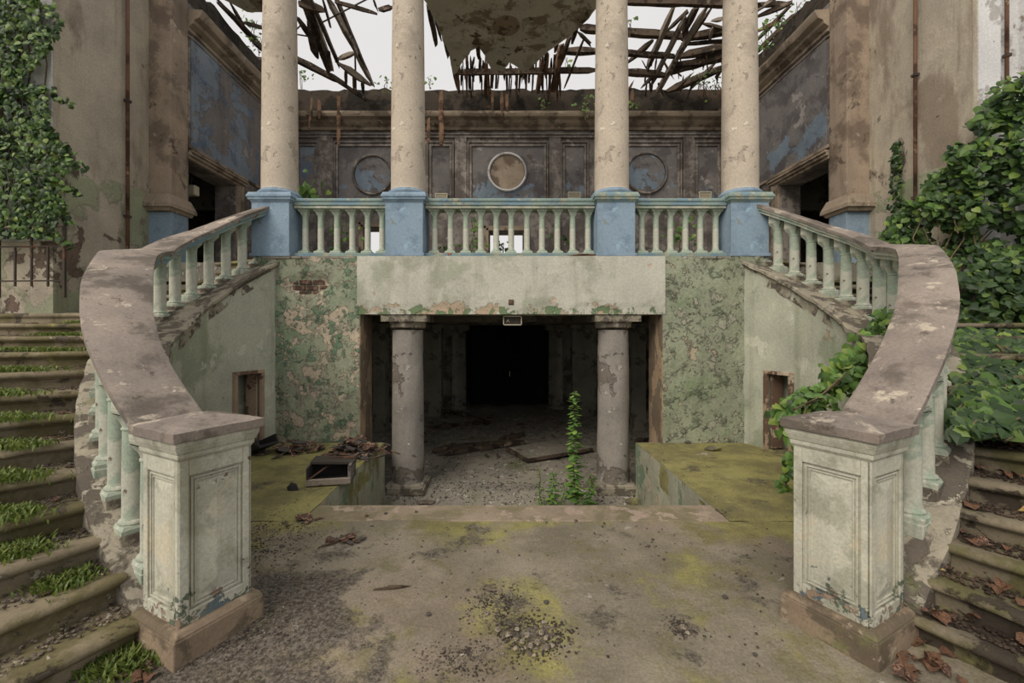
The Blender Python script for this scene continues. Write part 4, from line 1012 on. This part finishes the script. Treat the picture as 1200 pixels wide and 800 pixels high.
def foliage(root, mats_, leaves, kind='ivy', nparts=280, key=None):
    """leaves: list of (matrix, size). Largest become leaf parts, the rest one stuff part"""
    O = Matrix.Translation(-root.location); leaves = sorted(leaves, key=key or (lambda l: l[0].translation.y-l[1]*6))
    for i, (mx, s) in enumerate(leaves[:nparts]):
        o = bpy.data.objects.new('leaf', leaf_mesh(kind, mats_[i % len(mats_)])); C.objects.link(o); o.parent = root; o.matrix_local = O @ mx
    rest = leaves[nparts:]
    if rest:
        for j, mt in enumerate(sorted(set(mats_))):
            mb = MB(); V, Fc = LV[kind]
            for mx, s in rest[j::len(set(mats_))]:
                mm = O @ mx; mb.add([mm @ Vector(v) for v in V], Fc)
            o = mb.build('foliage', M[mt], root); o['kind'] = 'stuff'
# right ivy mass
iv = empty('ivy_bush', (6.0, 5.2, 1.9), 0, 'large green ivy bush spilling over the right wall and stairs', 'ivy')
def ystep(py):
    T = ((380,5.2),(397,4.6),(415,4.1),(436,3.7),(462,3.35),(491,3.0),(530,2.75),(600,2.4))
    if py <= 380: return 9
    for (a, ya), (b, yb) in zip(T, T[1:]):
        if a <= py <= b: return ya+(yb-ya)*(py-a)/(b-a)-.08
    return 2.4
def edge_r(px):   # upper outline of the bush in the photo's frame, placed on its own depth below
    pts = ((1024,285),(1040,258),(1062,238),(1080,222),(1096,196),(1118,168),(1135,148),(1150,125),(1166,104),(1180,92),(1200,84),(1260,60))
    for (a, ya), (b, yb) in zip(pts, pts[1:]):
        if a <= px <= b: return ya+(yb-ya)*(px-a)/(b-a)
    return 300
leaves = []
for i in range(7600):
    px = 1024+236*random.random()**.85; top = edge_r(px)+uni(-6, 8); py = top+(500-top)*random.random()**1.15
    if py > 470 and px < 1140: continue
    if px < 1120 and py > 400: continue
    u = (px-1024)/200
    Y = 5.95-.9*u-.7*max(0,(py-330)/170)+.35*mnoise.noise(Vector((px*.02, py*.02, 1)))+uni(-.05,.30)
    if px < 1060: Y = max(Y, 5.5)
    dens = mnoise.noise(Vector((px*.035, py*.035, 8)))
    if py > 300 and dens < -.10 and random.random() < .75: continue
    if dens < -.3: continue
    Y = min(Y, ystep(py)-uni(0,.25))
    p = at(px, py, Y)
    if p.x > 6.30 and p.y > 5.84: p.y = 5.80
    s = uni(.055, .11)*(1.2 if py > 380 else 1)
    leaves.append((leafmatrix(p, (-.35,-.9,.45), s), s))
foliage(iv, ['ivy','ivydark','ivy'], leaves, nparts=285)
for i in range(46):
    px = uni(1060, 1200); py = uni(edge_r(px)+30, 440); pts = [at(px, py, 5.75)]
    for k in range(5): px += uni(-16,12); py += uni(6,26); pts.append(at(px, py, 5.65-.03*k))
    MB().tube([p-iv.location for p in pts], .008, 5).build('stem', M['stem'], iv)
# dark undergrowth behind the bush (old dry vines heaped on the steps)
for j, (mat_, n) in enumerate((('ivydark', 2600),)):
    l2 = []
    for i in range(n):
        px, py = uni(1118, 1240), 300+205*random.random()**.7; Y = 4.9-.9*max(0, (py-380)/140)+uni(0,.5); Y = min(Y, ystep(py)-uni(0,.22)); p = at(px, py, Y)
        if mnoise.noise(Vector((px*.04, py*.04, 3))) < -.22: continue
        s = uni(.06,.11); l2.append((leafmatrix(p, (-.2,-.7,.6), s), s))
    cr2 = empty('ivy_creeper', (5.0, 4.5, 1.2), 0, 'darker ivy trailing down over the right steps', 'ivy'); foliage(cr2, ['ivydark'], l2, nparts=120)
    for k in range(14):
        px, py = uni(1125,1200), uni(380,500); pts = []
        for q in range(6): pts.append(at(px, py, min(4.6, ystep(py)-.15))-cr2.location); px += uni(-14,18); py += uni(-6,14)
        MB().tube(pts, .007, 5).build('stem', M['stem'], cr2)
# a few broad leaves at the right edge above the steps
bl = empty('broad_leaf_vine', tuple(at(1180,480,3.6)), 0, 'vine with broad grey-green leaves at the right edge above the steps', 'vine'); l2 = []
for px, py, s in ((1170,492,.17),(1192,470,.2),(1196,488,.18),(1150,470,.14),(1112,548,.0),(1186,440,.16),(1160,455,.13),(1198,510,.13)):
    if s: p = at(px, py, 3.6); l2.append((leafmatrix(p, (-.2,-.8,.7), s, .2), s))
foliage(bl, ['ivydark'], l2, nparts=20)
MB().tube([at(px,py,3.65)-bl.location for px,py in ((1200,430),(1188,450),(1180,475),(1165,485),(1140,470),(1128,462))], .006, 5).build('stem', M['stem'], bl)
# left ivy on the wall
il = empty('wall_ivy', (-6.9, 5.8, 3.0), 0, 'green ivy climbing the white wall at the far left', 'ivy'); leaves = []
for i in range(5200):
    py = uni(-20, 278); w = 52+16*math.sin(py*.035+1)+14*mnoise.noise(Vector((py*.03, 0, 2)))+ (12 if py > 100 else 0)
    if py > 235: w += 14
    px = -60+(w+60)*random.random()**.8
    dens = mnoise.noise(Vector((px*.05, py*.05, 5)))
    if dens < -.28 and random.random() < .8: continue
    if px > 45 and py < 110 and dens < .05: continue
    p = at(px, py, 5.86+uni(-.28, .02)-.1*max(0, mnoise.noise(Vector((px*.03, py*.03, 1)))))
    s = uni(.04,.085); leaves.append((leafmatrix(p, (.1,-1,.3), s), s))
for (x0,y0,x1,y1) in ((50,60,70,24),(48,100,84,120),(55,150,98,196),(45,205,92,225),(40,262,88,290),(60,240,86,262),(40,35,68,30)):
    for k in range(34):
        u = random.random(); p = at(lerp(x0,x1,u)+uni(-4,4), lerp(y0,y1,u)+uni(-5,5), 5.80+uni(-.1,.03)); s = uni(.045,.085); leaves.append((leafmatrix(p, (.1,-1,.3), s), s))
foliage(il, ['ivy','ivydark'], leaves, nparts=280)
for i in range(12):
    px = uni(-10, 50); pts = []
    for k in range(9): pts.append(at(px, 280-k*34, 5.88)-il.location); px += uni(-9, 8)
    MB().tube(pts, .01, 5).build('stem', M['stem'], il)
# creeper at right wall near rust pipe
ic = empty('small_creeper', (6.2, 7.0, 3.4), 0, 'thin dark creeper climbing beside the right rusty drainpipe', 'ivy'); l2 = []
for i in range(150):
    py = uni(166, 262); px = 1050+uni(-7,7)*(.5+(py-160)/100); p = at(px, py, 6.85+uni(-.05,.03)); p.x = min(p.x, 6.33); s = uni(.05,.09); l2.append((leafmatrix(p, (-1,-.4,.2), s), s))
foliage(ic, ['ivydark'], l2, nparts=60)
# vine over the right rail
vr = empty('rail_vine', tuple(at(960,460,4.1)), 0, 'bright green vine creeping along the inside of the right stair rail', 'vine'); l2 = []
segs = ((1046,372,1010,412,4.5,13),(1020,405,985,440,4.35,18),(1000,430,950,470,4.2,20),(965,462,915,480,4.1,16),(985,450,1005,420,4.3,16),(940,470,922,500,4.05,10),(1040,360,1030,400,4.55,12))
for (x0,y0,x1,y1,Y,w) in segs:
    for k in range(100):
        u = random.random(); p = at(lerp(x0,x1,u)+random.gauss(0,w*.5), lerp(y0,y1,u)+random.gauss(0,w*.5), Y+uni(-.12,.12)); s = uni(.05,.11); l2.append((leafmatrix(p, (-.5,-.8,.5), s), s))
for (x0,y0,x1,y1,Y) in ((930,535,918,575,3.7),(938,520,926,545,3.8)):
    for k in range(22):
        u = random.random(); p = at(lerp(x0,x1,u)+uni(-7,7), lerp(y0,y1,u)+uni(-5,5), Y+uni(-.05,.05)); s = uni(.045,.085); l2.append((leafmatrix(p, (-.3,-.9,.3), s), s))
foliage(vr, ['ivy','weed','ivy'], l2, nparts=290)
for pts in (((1050,360),(1030,395),(1000,430),(960,465),(930,480)),((1010,420),(980,450),(945,475),(936,510),(928,545),(920,570))):
    MB().tube([at(a,b,4.5-.006*abs(1046-a))-vr.location for a,b in pts], .008, 6).build('stem', M['stem'], vr)
vb = empty('baluster_vine', tuple(at(1085,540,2.9)), 0, 'few vine leaves among the lower right balusters', 'vine'); l2 = []
for px, py in ((1092,505),(1098,512),(1096,530),(1088,548),(1104,498),(1100,470),(1107,488),(1090,520),(1113,470)):
    s = uni(.05,.09); l2.append((leafmatrix(at(px,py,2.95), (-.2,-.9,.4), s), s))
foliage(vb, ['ivydark'], l2, nparts=20)
# pit plants
def sprig(px, base_py, top_py, Y, z0, nm, label, sz, dens=26, lean=0):
    b = at(px, base_py, Y); b.z = z0; H = at(px, top_py, Y).z-z0
    t = empty(nm, tuple(b), 0, label, 'plant', 'young plants in the pit'); lv = []
    pts = [(lean*k/8*H+.015*math.sin(k*1.3), .012*math.cos(k), H*k/8) for k in range(9)]
    MB().tube(pts, .008, 6, .003).build('stem', M['stem'], t)
    n = int(dens*H)
    for i in range(n):
        u = (i+.5)/n
        if u < .12: continue
        z = u*H; ls = sz*(1.15-.55*u)
        for s in (0, 1, 2):
            a = i*1.57+s*2.09+uni(-.3,.3); o = Vector((math.cos(a), math.sin(a), uni(-.5,.35))); x = o.cross(Vector((0,0,1))).normalized(); nrm = x.cross(o).normalized()
            R = Matrix((x, o.normalized(), nrm)).transposed().to_4x4(); lv.append((Matrix.Translation(t.location+Vector((lean*z, 0, z))+o*.012)@R@Matrix.Scale(ls*uni(.8,1.15), 4), ls))
    foliage(t, ['weed'], lv, 'oval', 300, key=lambda l: 0)
    return t
sprig(673, 590, 458, 5.85, -.88, 'tall_seedling', 'tall leafy green seedling growing in the pit before the right column', .145, 30)
sprig(648, 590, 552, 5.9, -.88, 'low_shrub', 'small leafy shrub left of the tall seedling', .12, 30)
sprig(634, 590, 548, 6.0, -.86, 'low_shrub', 'leftmost thin leafy sprig in the pit', .07, 26, -.05)
sprig(687, 590, 556, 5.9, -.88, 'low_shrub', 'small bush just right of the tall seedling', .12, 30, .15)
sprig(657, 590, 566, 5.8, -.9, 'low_shrub', 'lowest tiny sprig beside the tall seedling', .07, 30, .1)
# balcony weeds and roof weeds
def weedclump(px, py, Y, r, n, label, mat='weed', s0=.05, s1=.1, cat='plant', group=None, nm='weed'):
    c = at(px, py, Y); t = empty(nm, tuple(c), 0, label, cat, group); lv = []
    for i in range(n):
        d = Vector((random.gauss(0,1), random.gauss(0,1)*.5, random.gauss(0,1)))*r*.55; s = uni(s0, s1); lv.append((leafmatrix(c+d, (uni(-.4,.4),-.8,.4), s), s))
    foliage(t, [mat], lv, nparts=min(n, 60))
    for k in range(3): MB().tube([(uni(-.02,.02),.02,-r*1.4), (uni(-.05,.05),.02,-r*.3), (uni(-r,r)*.5,.0,r*.5)], .006, 5).build('stem', M['stem'], t)
weedclump(361, 224, 7.2, .17, 46, 'bright green weed beside the far left column above the rail', 'weed', .08, .13)
weedclump(399, 276, 7.4, .35, 26, 'green weeds behind the left balcony balusters', 'weed')
weedclump(556, 262, 7.4, .12, 7, 'few green leaves between the balusters, left of the bright window', 'weed', .08, .12)
weedclump(552, 285, 7.4, .22, 24, 'low weeds behind the middle balustrade', 'weed')
weedclump(797, 268, 7.4, .30, 34, 'green weeds behind the right balcony balusters', 'weed')
weedclump(589, 289, 7.0, .12, 10, 'tiny dark weed in front of the bright window', 'ivydark')
weedclump(522, 291, 7.0, .08, 6, 'tiny weed at the foot of the middle balustrade', 'weed')
weedclump(656, 276, 7.4, .2, 12, 'thin weed behind the right part of the middle balustrade', 'ivydark')
RW = ('just left of the third column','right of the ceiling slab tip','just right of the third column','just right of the leftmost column','against the sky beside the third column','under the rafter lattice at right','right of the rightmost column','highest but one at the right wall top','left of the leftmost column','on the left wall top near the column','just right of the second column','just left of the second column','in the gap right of the ceiling slab','right of the rightmost column, higher','at the very top by the right wall')
for k, (px, py, r, n) in enumerate(((686,122,.28,26),(637,120,.12,8),(742,122,.1,8),(353,90,.22,24),(738,28,.2,10),(826,92,.35,40),(899,36,.3,26),(915,24,.2,16),(296,32,.3,30),(303,50,.2,18),(504,95,.15,10),(452,97,.2,14),(664,72,.2,14),(895,52,.2,14),(935,8,.2,14))):
    weedclump(px, py, 11.2 if py > 60 or px < 700 and px > 320 else 9.6, r, n, 'green weeds on the ruined roof edge, '+RW[k], 'weed', .05, .10, 'plant', 'weeds on the roof edge')
# dry roots on the roof edge at right
for i in range(22):
    px = uni(818,846); p0 = at(px, uni(96,102), 11.1); o = MB().tube([(0,0,0),(uni(-.1,.1),-.03,-.12),(uni(-.12,.12),-.05,-.28-uni(0,.2))], .008, 5).build('dry_root', M['lath'], loc=p0)
    tag(o, 'dry root dangling from the roof edge at the right', 'root', 'dry roots at the right roof edge')
# grass tufts on the left steps
def tuft(center, rx, ry, n, label, hgt=.07, group='grass tufts on the left steps'):
    m = MB()
    for i in range(n):
        x, y = random.gauss(0, rx*.45), random.gauss(0, ry*.45); a = uni(0, 6.28); h = hgt*uni(.3,1.1); w = uni(.004,.009); ln = uni(.3,1.2)*h
        tip = (x+math.cos(a)*ln, y+math.sin(a)*ln, h); u = (-math.sin(a)*w, math.cos(a)*w)
        mid = (x+math.cos(a)*ln*.4, y+math.sin(a)*ln*.4, h*.6)
        m.add([(x-u[0]*.4,y-u[1]*.4,-.01),(x+u[0]*.4,y+u[1]*.4,-.01),(mid[0]+u[0],mid[1]+u[1],mid[2]),(mid[0]-u[0],mid[1]-u[1],mid[2]),tip], [(0,1,2,3),(3,2,4)])
    o = m.build('grass_tuft', M['grass'], loc=center); return tag(o, label, 'grass', group, 'stuff')
def onstep(P, line, n, u, back): 
    a, b, d = line(n); a2, b2, _ = line(n+1) if n < 19 else (a, b, d); q = a.lerp(b, u); q2 = a2.lerp(b2, u); r = q.lerp(q2, back); r.z = n*RISE+.003; return r
gl = [(2,.06,.6,.10),(3,.10,.6,.14),(4,.12,.5,.22),(5,.12,.5,.26),(6,.13,.5,.3),(7,.16,.5,.34),(8,.20,.5,.36),(9,.22,.5,.4),(10,.25,.5,.45),(8,.38,.5,.3),(5,.28,.6,.12),(6,.34,.6,.18),(11,.25,.5,.3),(12,.3,.5,.2)]
words = ('second','third','fourth','fifth','sixth','seventh','eighth','ninth','tenth','eighth','fifth','sixth','eleventh','twelfth')
for k, (n, u, bk, rx) in enumerate(gl):
    q = onstep(PL, lineL, n, u, bk); tuft(q, rx*1.2, .12, int(2600*rx+400), 'low green grass on the %s step of the left stairs%s' % (words[k], ', nearer the outer side' if k in (9,10,11) else ''), .042)
q = ground(135, 782); tuft(q, .20, .12, 900, 'leafy green tuft on the floor at the foot of the left newel', .06, None)
# ------------------------------------------------------------------ DEBRIS
def gravel(region, n, r0, r1, label, mat='dirt', name='gravel', zf=lambda x, y: 0.0, clump=None):
    m = MB()
    for i in range(n):
        x, y = region(); z = zf(x, y); r = uni(r0, r1); m.rock((x, y, z+r*.2), r)
    return tag(m.build(name, M[mat]), label, 'rubble', None, 'stuff')
def gz(cx, cy, rx, ry): return lambda: (random.gauss(cx, rx), random.gauss(cy, ry))
def gpx(px, py, rx, ry): q = ground(px, py); return gz(q.x, q.y, rx, ry)
lz = lambda x, y: landz(x, y)
gravel(gpx(275,640,.28,.28), 2200, .002, .009, 'dark grit drifted on the landing beside the left newel', 'dirt', zf=lz)
gravel(gpx(250,740,.25,.12), 1500, .002, .009, 'grey grit on the landing at the bottom left', 'dirt', zf=lz)
gravel(gpx(628,745,.10,.08), 900, .002, .010, 'heap of crumbled plaster on the near landing, below centre', 'dirt', zf=lz)
gravel(gpx(585,710,.08,.10), 600, .002, .008, 'patch of dark crumbs just above the crumbled heap', 'dirt', zf=lz)
gravel(gpx(545,775,.12,.07), 600, .002, .008, 'patch of grit at the bottom edge, left of centre', 'dirt', zf=lz)
gravel(gpx(802,738,.05,.04), 400, .002, .008, 'small dark clump of crumbs on the right part of the landing', 'dirt', zf=lz)
gravel(lambda: (uni(-2.2,2.4), uni(2.1,5.9)), 900, .003, .009, 'scattered grit all over the landing', 'dirt', zf=lambda x, y: 0.004 if y < 3.7 or abs(x) > 1.9 else -.9)
gravel(lambda: (uni(-1.8,1.8), 5.2+random.random()**.7*1.6), 1800, .004, .016, 'rubble and dust across the pit floor', 'dirt', zf=pitz)
gravel(lambda: (uni(-3,3), uni(6.8,11.5)), 1600, .005, .022, 'rubble strewn over the hall floor', 'dirt', zf=pitz)
# stones worth picking out
def lump(px, py, r, label, mat='stone', z=0.0, sq=(1,1,.6), group=None, nm='plaster_lump'):
    q = ground(px, py, z); m = MB(); m.rock((0,0,0), r, sq); o = m.build(nm, M[mat], loc=(q.x, q.y, z+r*.25)); return tag(o, label, 'rubble', group)
for px, py in ((612,752),(622,757),(630,753),(640,760),(618,745),(634,742),(626,768),(640,748),(596,744),(606,738),(800,735),(806,742),(583,738),(648,757),(604,760)):
    lump(px, py, uni(.012,.022), 'pale crumb of plaster among the dark grit on the landing', 'stone', 0.012, group='plaster crumbs on the landing')
for px, py in ((330,640),(300,690),(345,662),(436,617),(502,720),(548,691),(640,706),(384,783),(716,589),(708,613),(706,617),(760,640),(778,655),(850,700),(640,612),(452,602),(885,767),(488,600),(675,610),(560,700),(765,632),(840,598),(850,600),(738,578)):
    lump(px, py, uni(.010,.020), 'small dark stone lying loose on the landing', 'greyshard', 0.006, group='loose dark stones on the landing')
lump(837, 527, .09, 'mossy stone fragment on the right platform', 'moss_stone', .01, (1.4,.8,.45), nm='mossy_stone')
lump(806, 519, .05, 'small dark lump at the back of the right platform', 'greyshard', .01, nm='dark_lump')
lump(500, 590, .10, 'flat pale stone in the pit at the landing edge', 'stone', -.86, (1.6,.7,.35), nm='flat_stone')
lump(343, 574, .055, 'black curled shard on the left platform', 'rubber', .01, (1,.5,1.3), nm='black_shard')
lump(740, 589, .08, 'mossy stone below the right column plinth', 'moss_stone', -.84, (1.2,.8,.8), nm='mossy_stone')
lump(112, 766, .10, 'grey flat stone slab leaning beside the left newel base', 'greyshard', 0.0, (1,.5,1.0), nm='leaning_stone')
lump(430, 605, .02, 'reddish chip on the landing near the left platform', 'shard', .005, nm='red_chip')
# shards
def shard_mesh(L, w, th, rnd):
    m = MB(); n = 6; pts = []
    for k in range(n): a = 2*math.pi*k/n; pts.append((math.cos(a)*L/2*rnd.uniform(.7,1.1), math.sin(a)*w/2*rnd.uniform(.7,1.1)))
    m.prism(pts, -th/2, th/2); return m
rnd = random.Random(3); protos = [shard_mesh(.16,.07,.01,rnd).build('shard', M['shard']) for _ in range(3)]+[shard_mesh(.13,.06,.012,rnd).build('shard', M['greyshard']) for _ in range(2)]
used = [False]*5
ORD = ('','lowest','second','third','fourth','fifth','sixth','seventh','eighth','ninth','tenth','eleventh','twelfth','thirteenth','fourteenth')
def shards(n, region, zf, lab, grp, smin=.5, smax=1.2, tilt=.5, nm=None):
    for i in range(n):
        v = region(); x, y, z = v[:3]; k = random.randrange(5)
        ll, gg = (lab % ORD[v[3]], grp % ORD[v[3]]) if len(v) > 3 else (lab, grp)
        if not used[k]: o = protos[k]; used[k] = True
        else: o = copy_of(protos[k])
        o.location = (x, y, z); o.rotation_euler = (uni(-tilt,tilt), uni(-tilt,tilt), uni(0,6.28)); s = uni(smin,smax); o.scale = (s,s,s)
        ll = ('brown ' if k < 3 else 'grey ')+ll; gg = ('brown ' if k < 3 else 'grey ')+gg
        tag(o, ll, 'rubble', gg)
        if nm: o.name = nm
def heap(px, py, rx, ry, h):
    q = ground(px, py)
    def f():
        a, b = random.gauss(0,.5), random.gauss(0,.5); return q.x+a*rx, q.y+b*ry, .015+h*max(0, 1-(a*a+b*b))*random.random()
    return f
shards(130, heap(416, 532, .36, .30, .20), None, 'curled shard heaped behind the broken box at the pit edge', 'shards on the left platform edge', .6, 1.5)
shards(60, heap(343, 530, .46, .24, .14), None, 'shard piled against the green wall on the left platform', 'shards by the green wall', .6, 1.5)
shards(14, heap(352, 612, .16, .10, .03), None, 'shard scattered on the landing near the left platform', 'shards on the left of the landing', .4, .8, .2)
shards(12, heap(400, 634, .14, .05, .03), None, 'shard in the small dark cluster on the landing', 'shards in the small dark cluster', .5, .9, .3)
shards(60, lambda: (uni(-2.6,1.6), uni(8.0,11.8), -.73), None, 'broken lath piece on the hall floor', 'broken pieces on the hall floor', .8, 1.8, .2, 'lath_piece')
# left step litter
def litter():
    n = random.randrange(2, 13); return tuple(onstep(PL, lineL, n, random.random()**1.3*.5, uni(.25,.95))+Vector((0,0,.008)))+(n,)
shards(170, litter, None, 'flat chip littering the %s step of the left stairs', 'chips on the %s left step', .25, .6, .15, 'stone_chip')
m = MB()
for i in range(7000):
    n = random.randrange(1, 15); q = onstep(PL, lineL, n, random.random()**1.2*.6, uni(.3,.98)); m.rock(q+Vector((0,0,.002)), uni(.004,.013))
tag(m.build('gravel', M['dirt']), 'gravel and crumbs covering the left treads', 'rubble', None, 'stuff')
m = MB()
for i in range(9000):
    n = random.randrange(1, 12); q = onstep(PR, lineR, n, random.random()**1.2*.6, uni(.25,.98)); m.rock(q+Vector((0,0,.002)), uni(.004,.013))
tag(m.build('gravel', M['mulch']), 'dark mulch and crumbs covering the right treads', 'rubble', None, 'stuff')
# dead leaves
def dl_mesh(mat):
    V, Fc = LV['ivy']; me = bpy.data.meshes.new('dead_leaf'); me.from_pydata([(x, y-.5, .25*x*x*4+.12*math.sin(y*5)) for x, y, z in V], [], Fc); me.materials.append(M[mat]); return me
DL = [dl_mesh('dead'), dl_mesh('dead'), dl_mesh('deadyellow'), dl_mesh('shard')]
for i in range(170):
    kk = random.choice((0,0,0,1,2,3,3)); o = bpy.data.objects.new('dead_leaf', DL[kk]); C.objects.link(o); ns = random.randrange(1, 10)
    q = onstep(PR, lineR, ns, random.random()**1.3*.45, uni(.15,.95)); s = uni(.04,.085)
    o.location = q+Vector((0,0,.02)); o.rotation_euler = (uni(-.4,.4), uni(-.4,.4), uni(0,6.28)); o.scale = (s,s,s)
    cl = 'yellowed' if kk == 2 else 'curled brown'; tag(o, '%s dead leaf on the %s step of the right stairs' % (cl, ORD[ns]), 'leaf', '%s leaves on the %s right step' % (cl, ORD[ns]))
for i in range(44):
    o = bpy.data.objects.new('dead_leaf', DL[random.choice((0,0,1,3))]); C.objects.link(o); px = uni(1040,1130); q = ground(px, uni(740,800)); s = uni(.04,.08)
    o.location = q+Vector((0,0,.02)); o.rotation_euler = (uni(-.5,.5), uni(-.5,.5), uni(0,6.28)); o.scale = (s,s,s)
    tag(o, 'curled brown dead leaf on the floor behind the right newel base', 'leaf', 'dead leaves by the right newel')
for i in range(14):
    o = bpy.data.objects.new('dead_leaf', DL[random.choice((0,1,3))]); C.objects.link(o); q = ground(uni(90,190), uni(770,800)); s = uni(.04,.07)
    o.location = q+Vector((0,0,.015)); o.rotation_euler = (uni(-.5,.5), uni(-.5,.5), uni(0,6.28)); o.scale = (s,s,s)
    tag(o, 'brown dead leaf at the foot of the left newel', 'leaf', 'dead leaves by the left newel')
# broken box at the pit edge
q = ground(385, 570); t = empty('broken_box', (q.x, q.y, 0), math.radians(10), 'broken dark box with a rusty rim lying at the left pit edge', 'box')
w = .225
MB().box(-w, w, -.02, .02, .02, .085).build('front_board', M['woodgrey'], t, bevel=.006)
MB().box(-w, w, .30, .33, .02, .22).build('back_board', M['rubber'], t, bevel=.004)  # near-black back, bottom and side: the box's shaded depth is put into their colour
MB().box(-w, w, .0, .33, .012, .03).build('bottom', M['rubber'], t)
MB().box(-w, -w+.02, .0, .32, .03, .2).build('side_board', M['rubber'], t); MB().box(w-.03, w, .0, .32, .03, .21).build('side_board', M['greyshard'], t)
MB().bar((-w,.28,.215),(w,.25,.235),.02,.018).build('rim', M['rust'], t); MB().bar((-w+.02,.02,.08),(-w+.25,.22,.21),.012).build('strut', M['rust'], t)
MB().box(-w, w, .12, .36, .20, .225, Matrix.Rotation(.05,4,'Y')).build('lid', M['signdark'], t)
# black folded tray by the left door
q = ground(306, 532); t = empty('black_tray', (q.x, q.y, 0), math.radians(-25), 'black rubber tray tipped up beside the small left doorway', 'tray')
Rm = Matrix.Rotation(math.radians(-22), 4, 'Y')
MB().box(-.2,.2,-.14,.14,.06,.10,Rm).build('bottom', M['rubber'], t, bevel=.01)
MB().box(-.2,.2,-.15,-.12,.08,.2,Rm).build('rim', M['rubber'], t, bevel=.008)
MB().box(-.2,.2,.12,.15,.08,.2,Rm).build('rim', M['rubber'], t, bevel=.008)
MB().box(-.22,-.19,-.15,.15,.08,.2,Rm).build('rim', M['rubber'], t, bevel=.008)
# planks in the hall
def plank(p0, p1, z, w, th, label, mat='wood', nm='plank', grp=None):
    a, b = ground(*p0, z), ground(*p1, z); o = MB().bar((0,0,0), b-a, w, th, 0, .12).build(nm, M[mat], loc=a); return tag(o, label, 'timber', grp)
plank((510,526),(610,518), -.68, .16, .10, 'longest dark plank lying across the hall floor', grp=None)
plank((513,532),(585,522), -.70, .10, .08, 'thinner plank in front of the longest one')
plank((584,516),(614,508), -.69, .12, .10, 'short thick log end right of the longest plank')
plank((500,501),(572,494), -.70, .10, .08, 'long dark batten lying further back on the left of the hall floor')
plank((536,483),(572,496), -.69, .12, .10, 'slanting dark timber behind the long batten')
plank((517,480),(534,484), -.70, .12, .08, 'short timber stub at the rear left of the hall floor')
plank((440,490),(470,492), -.70, .10, .10, 'dark timber behind the left stone column')
plank((745,516),(760,514), -.70, .10, .08, 'dark timber piece behind the right stone column')
v = [ground(594,526,-.69), ground(618,540,-.69), ground(694,527,-.69), ground(668,514,-.69)]
o = MB().prism([(p.x, p.y) for p in v], -.70, -.66).build('fallen_board', M['pitfloor']); tag(o, 'flat grey fallen panel lying on the hall floor behind the seedling', 'panel')
for a, b in ((0,1),(1,2)): MB().bar(v[a]+Vector((0,0,.01)), v[b]+Vector((0,0,.01)), .05, .05).build('panel_edge', M['wood'], o)
# sticks
for p0, p1, lab in (((446,689),(471,687),'thin dark stick lying on the landing left of centre'),((378,640),(408,628),'narrow bent slat in the dark cluster on the landing')):
    plank(p0, p1, .012, .025, .015, lab, 'wood', 'stick')
a, b = at(668, 302, 6.33), at(712, 296, 6.38); a.z = b.z = BAL+.012
for k in range(3):
    o = MB().bar((0,0,0), (b-a)+Vector((-.05*k,.02*k,.0)), .02, .015, 0, .2).build('lath_strip', M['lath'], loc=a+Vector((.06*k,-.01*k,.012*k))); tag(o, 'pale wooden lath lying on the balcony edge below the middle rail', 'timber', 'laths on the balcony edge')
lump(0,0,.03,'x') if False else None
for k, px in enumerate((322, 338, 330, 312)):
    q = at(px, 298-2*k % 5, 6.34); o = MB().rock((0,0,0), .05, (1.4,.8,.6)).build('plaster_lump', M['stone'], loc=(q.x, 6.36, BAL+.02)); tag(o, 'crumbling plaster lump at the foot of the far left blue pedestal', 'rubble', 'plaster lumps by the far left pedestal')
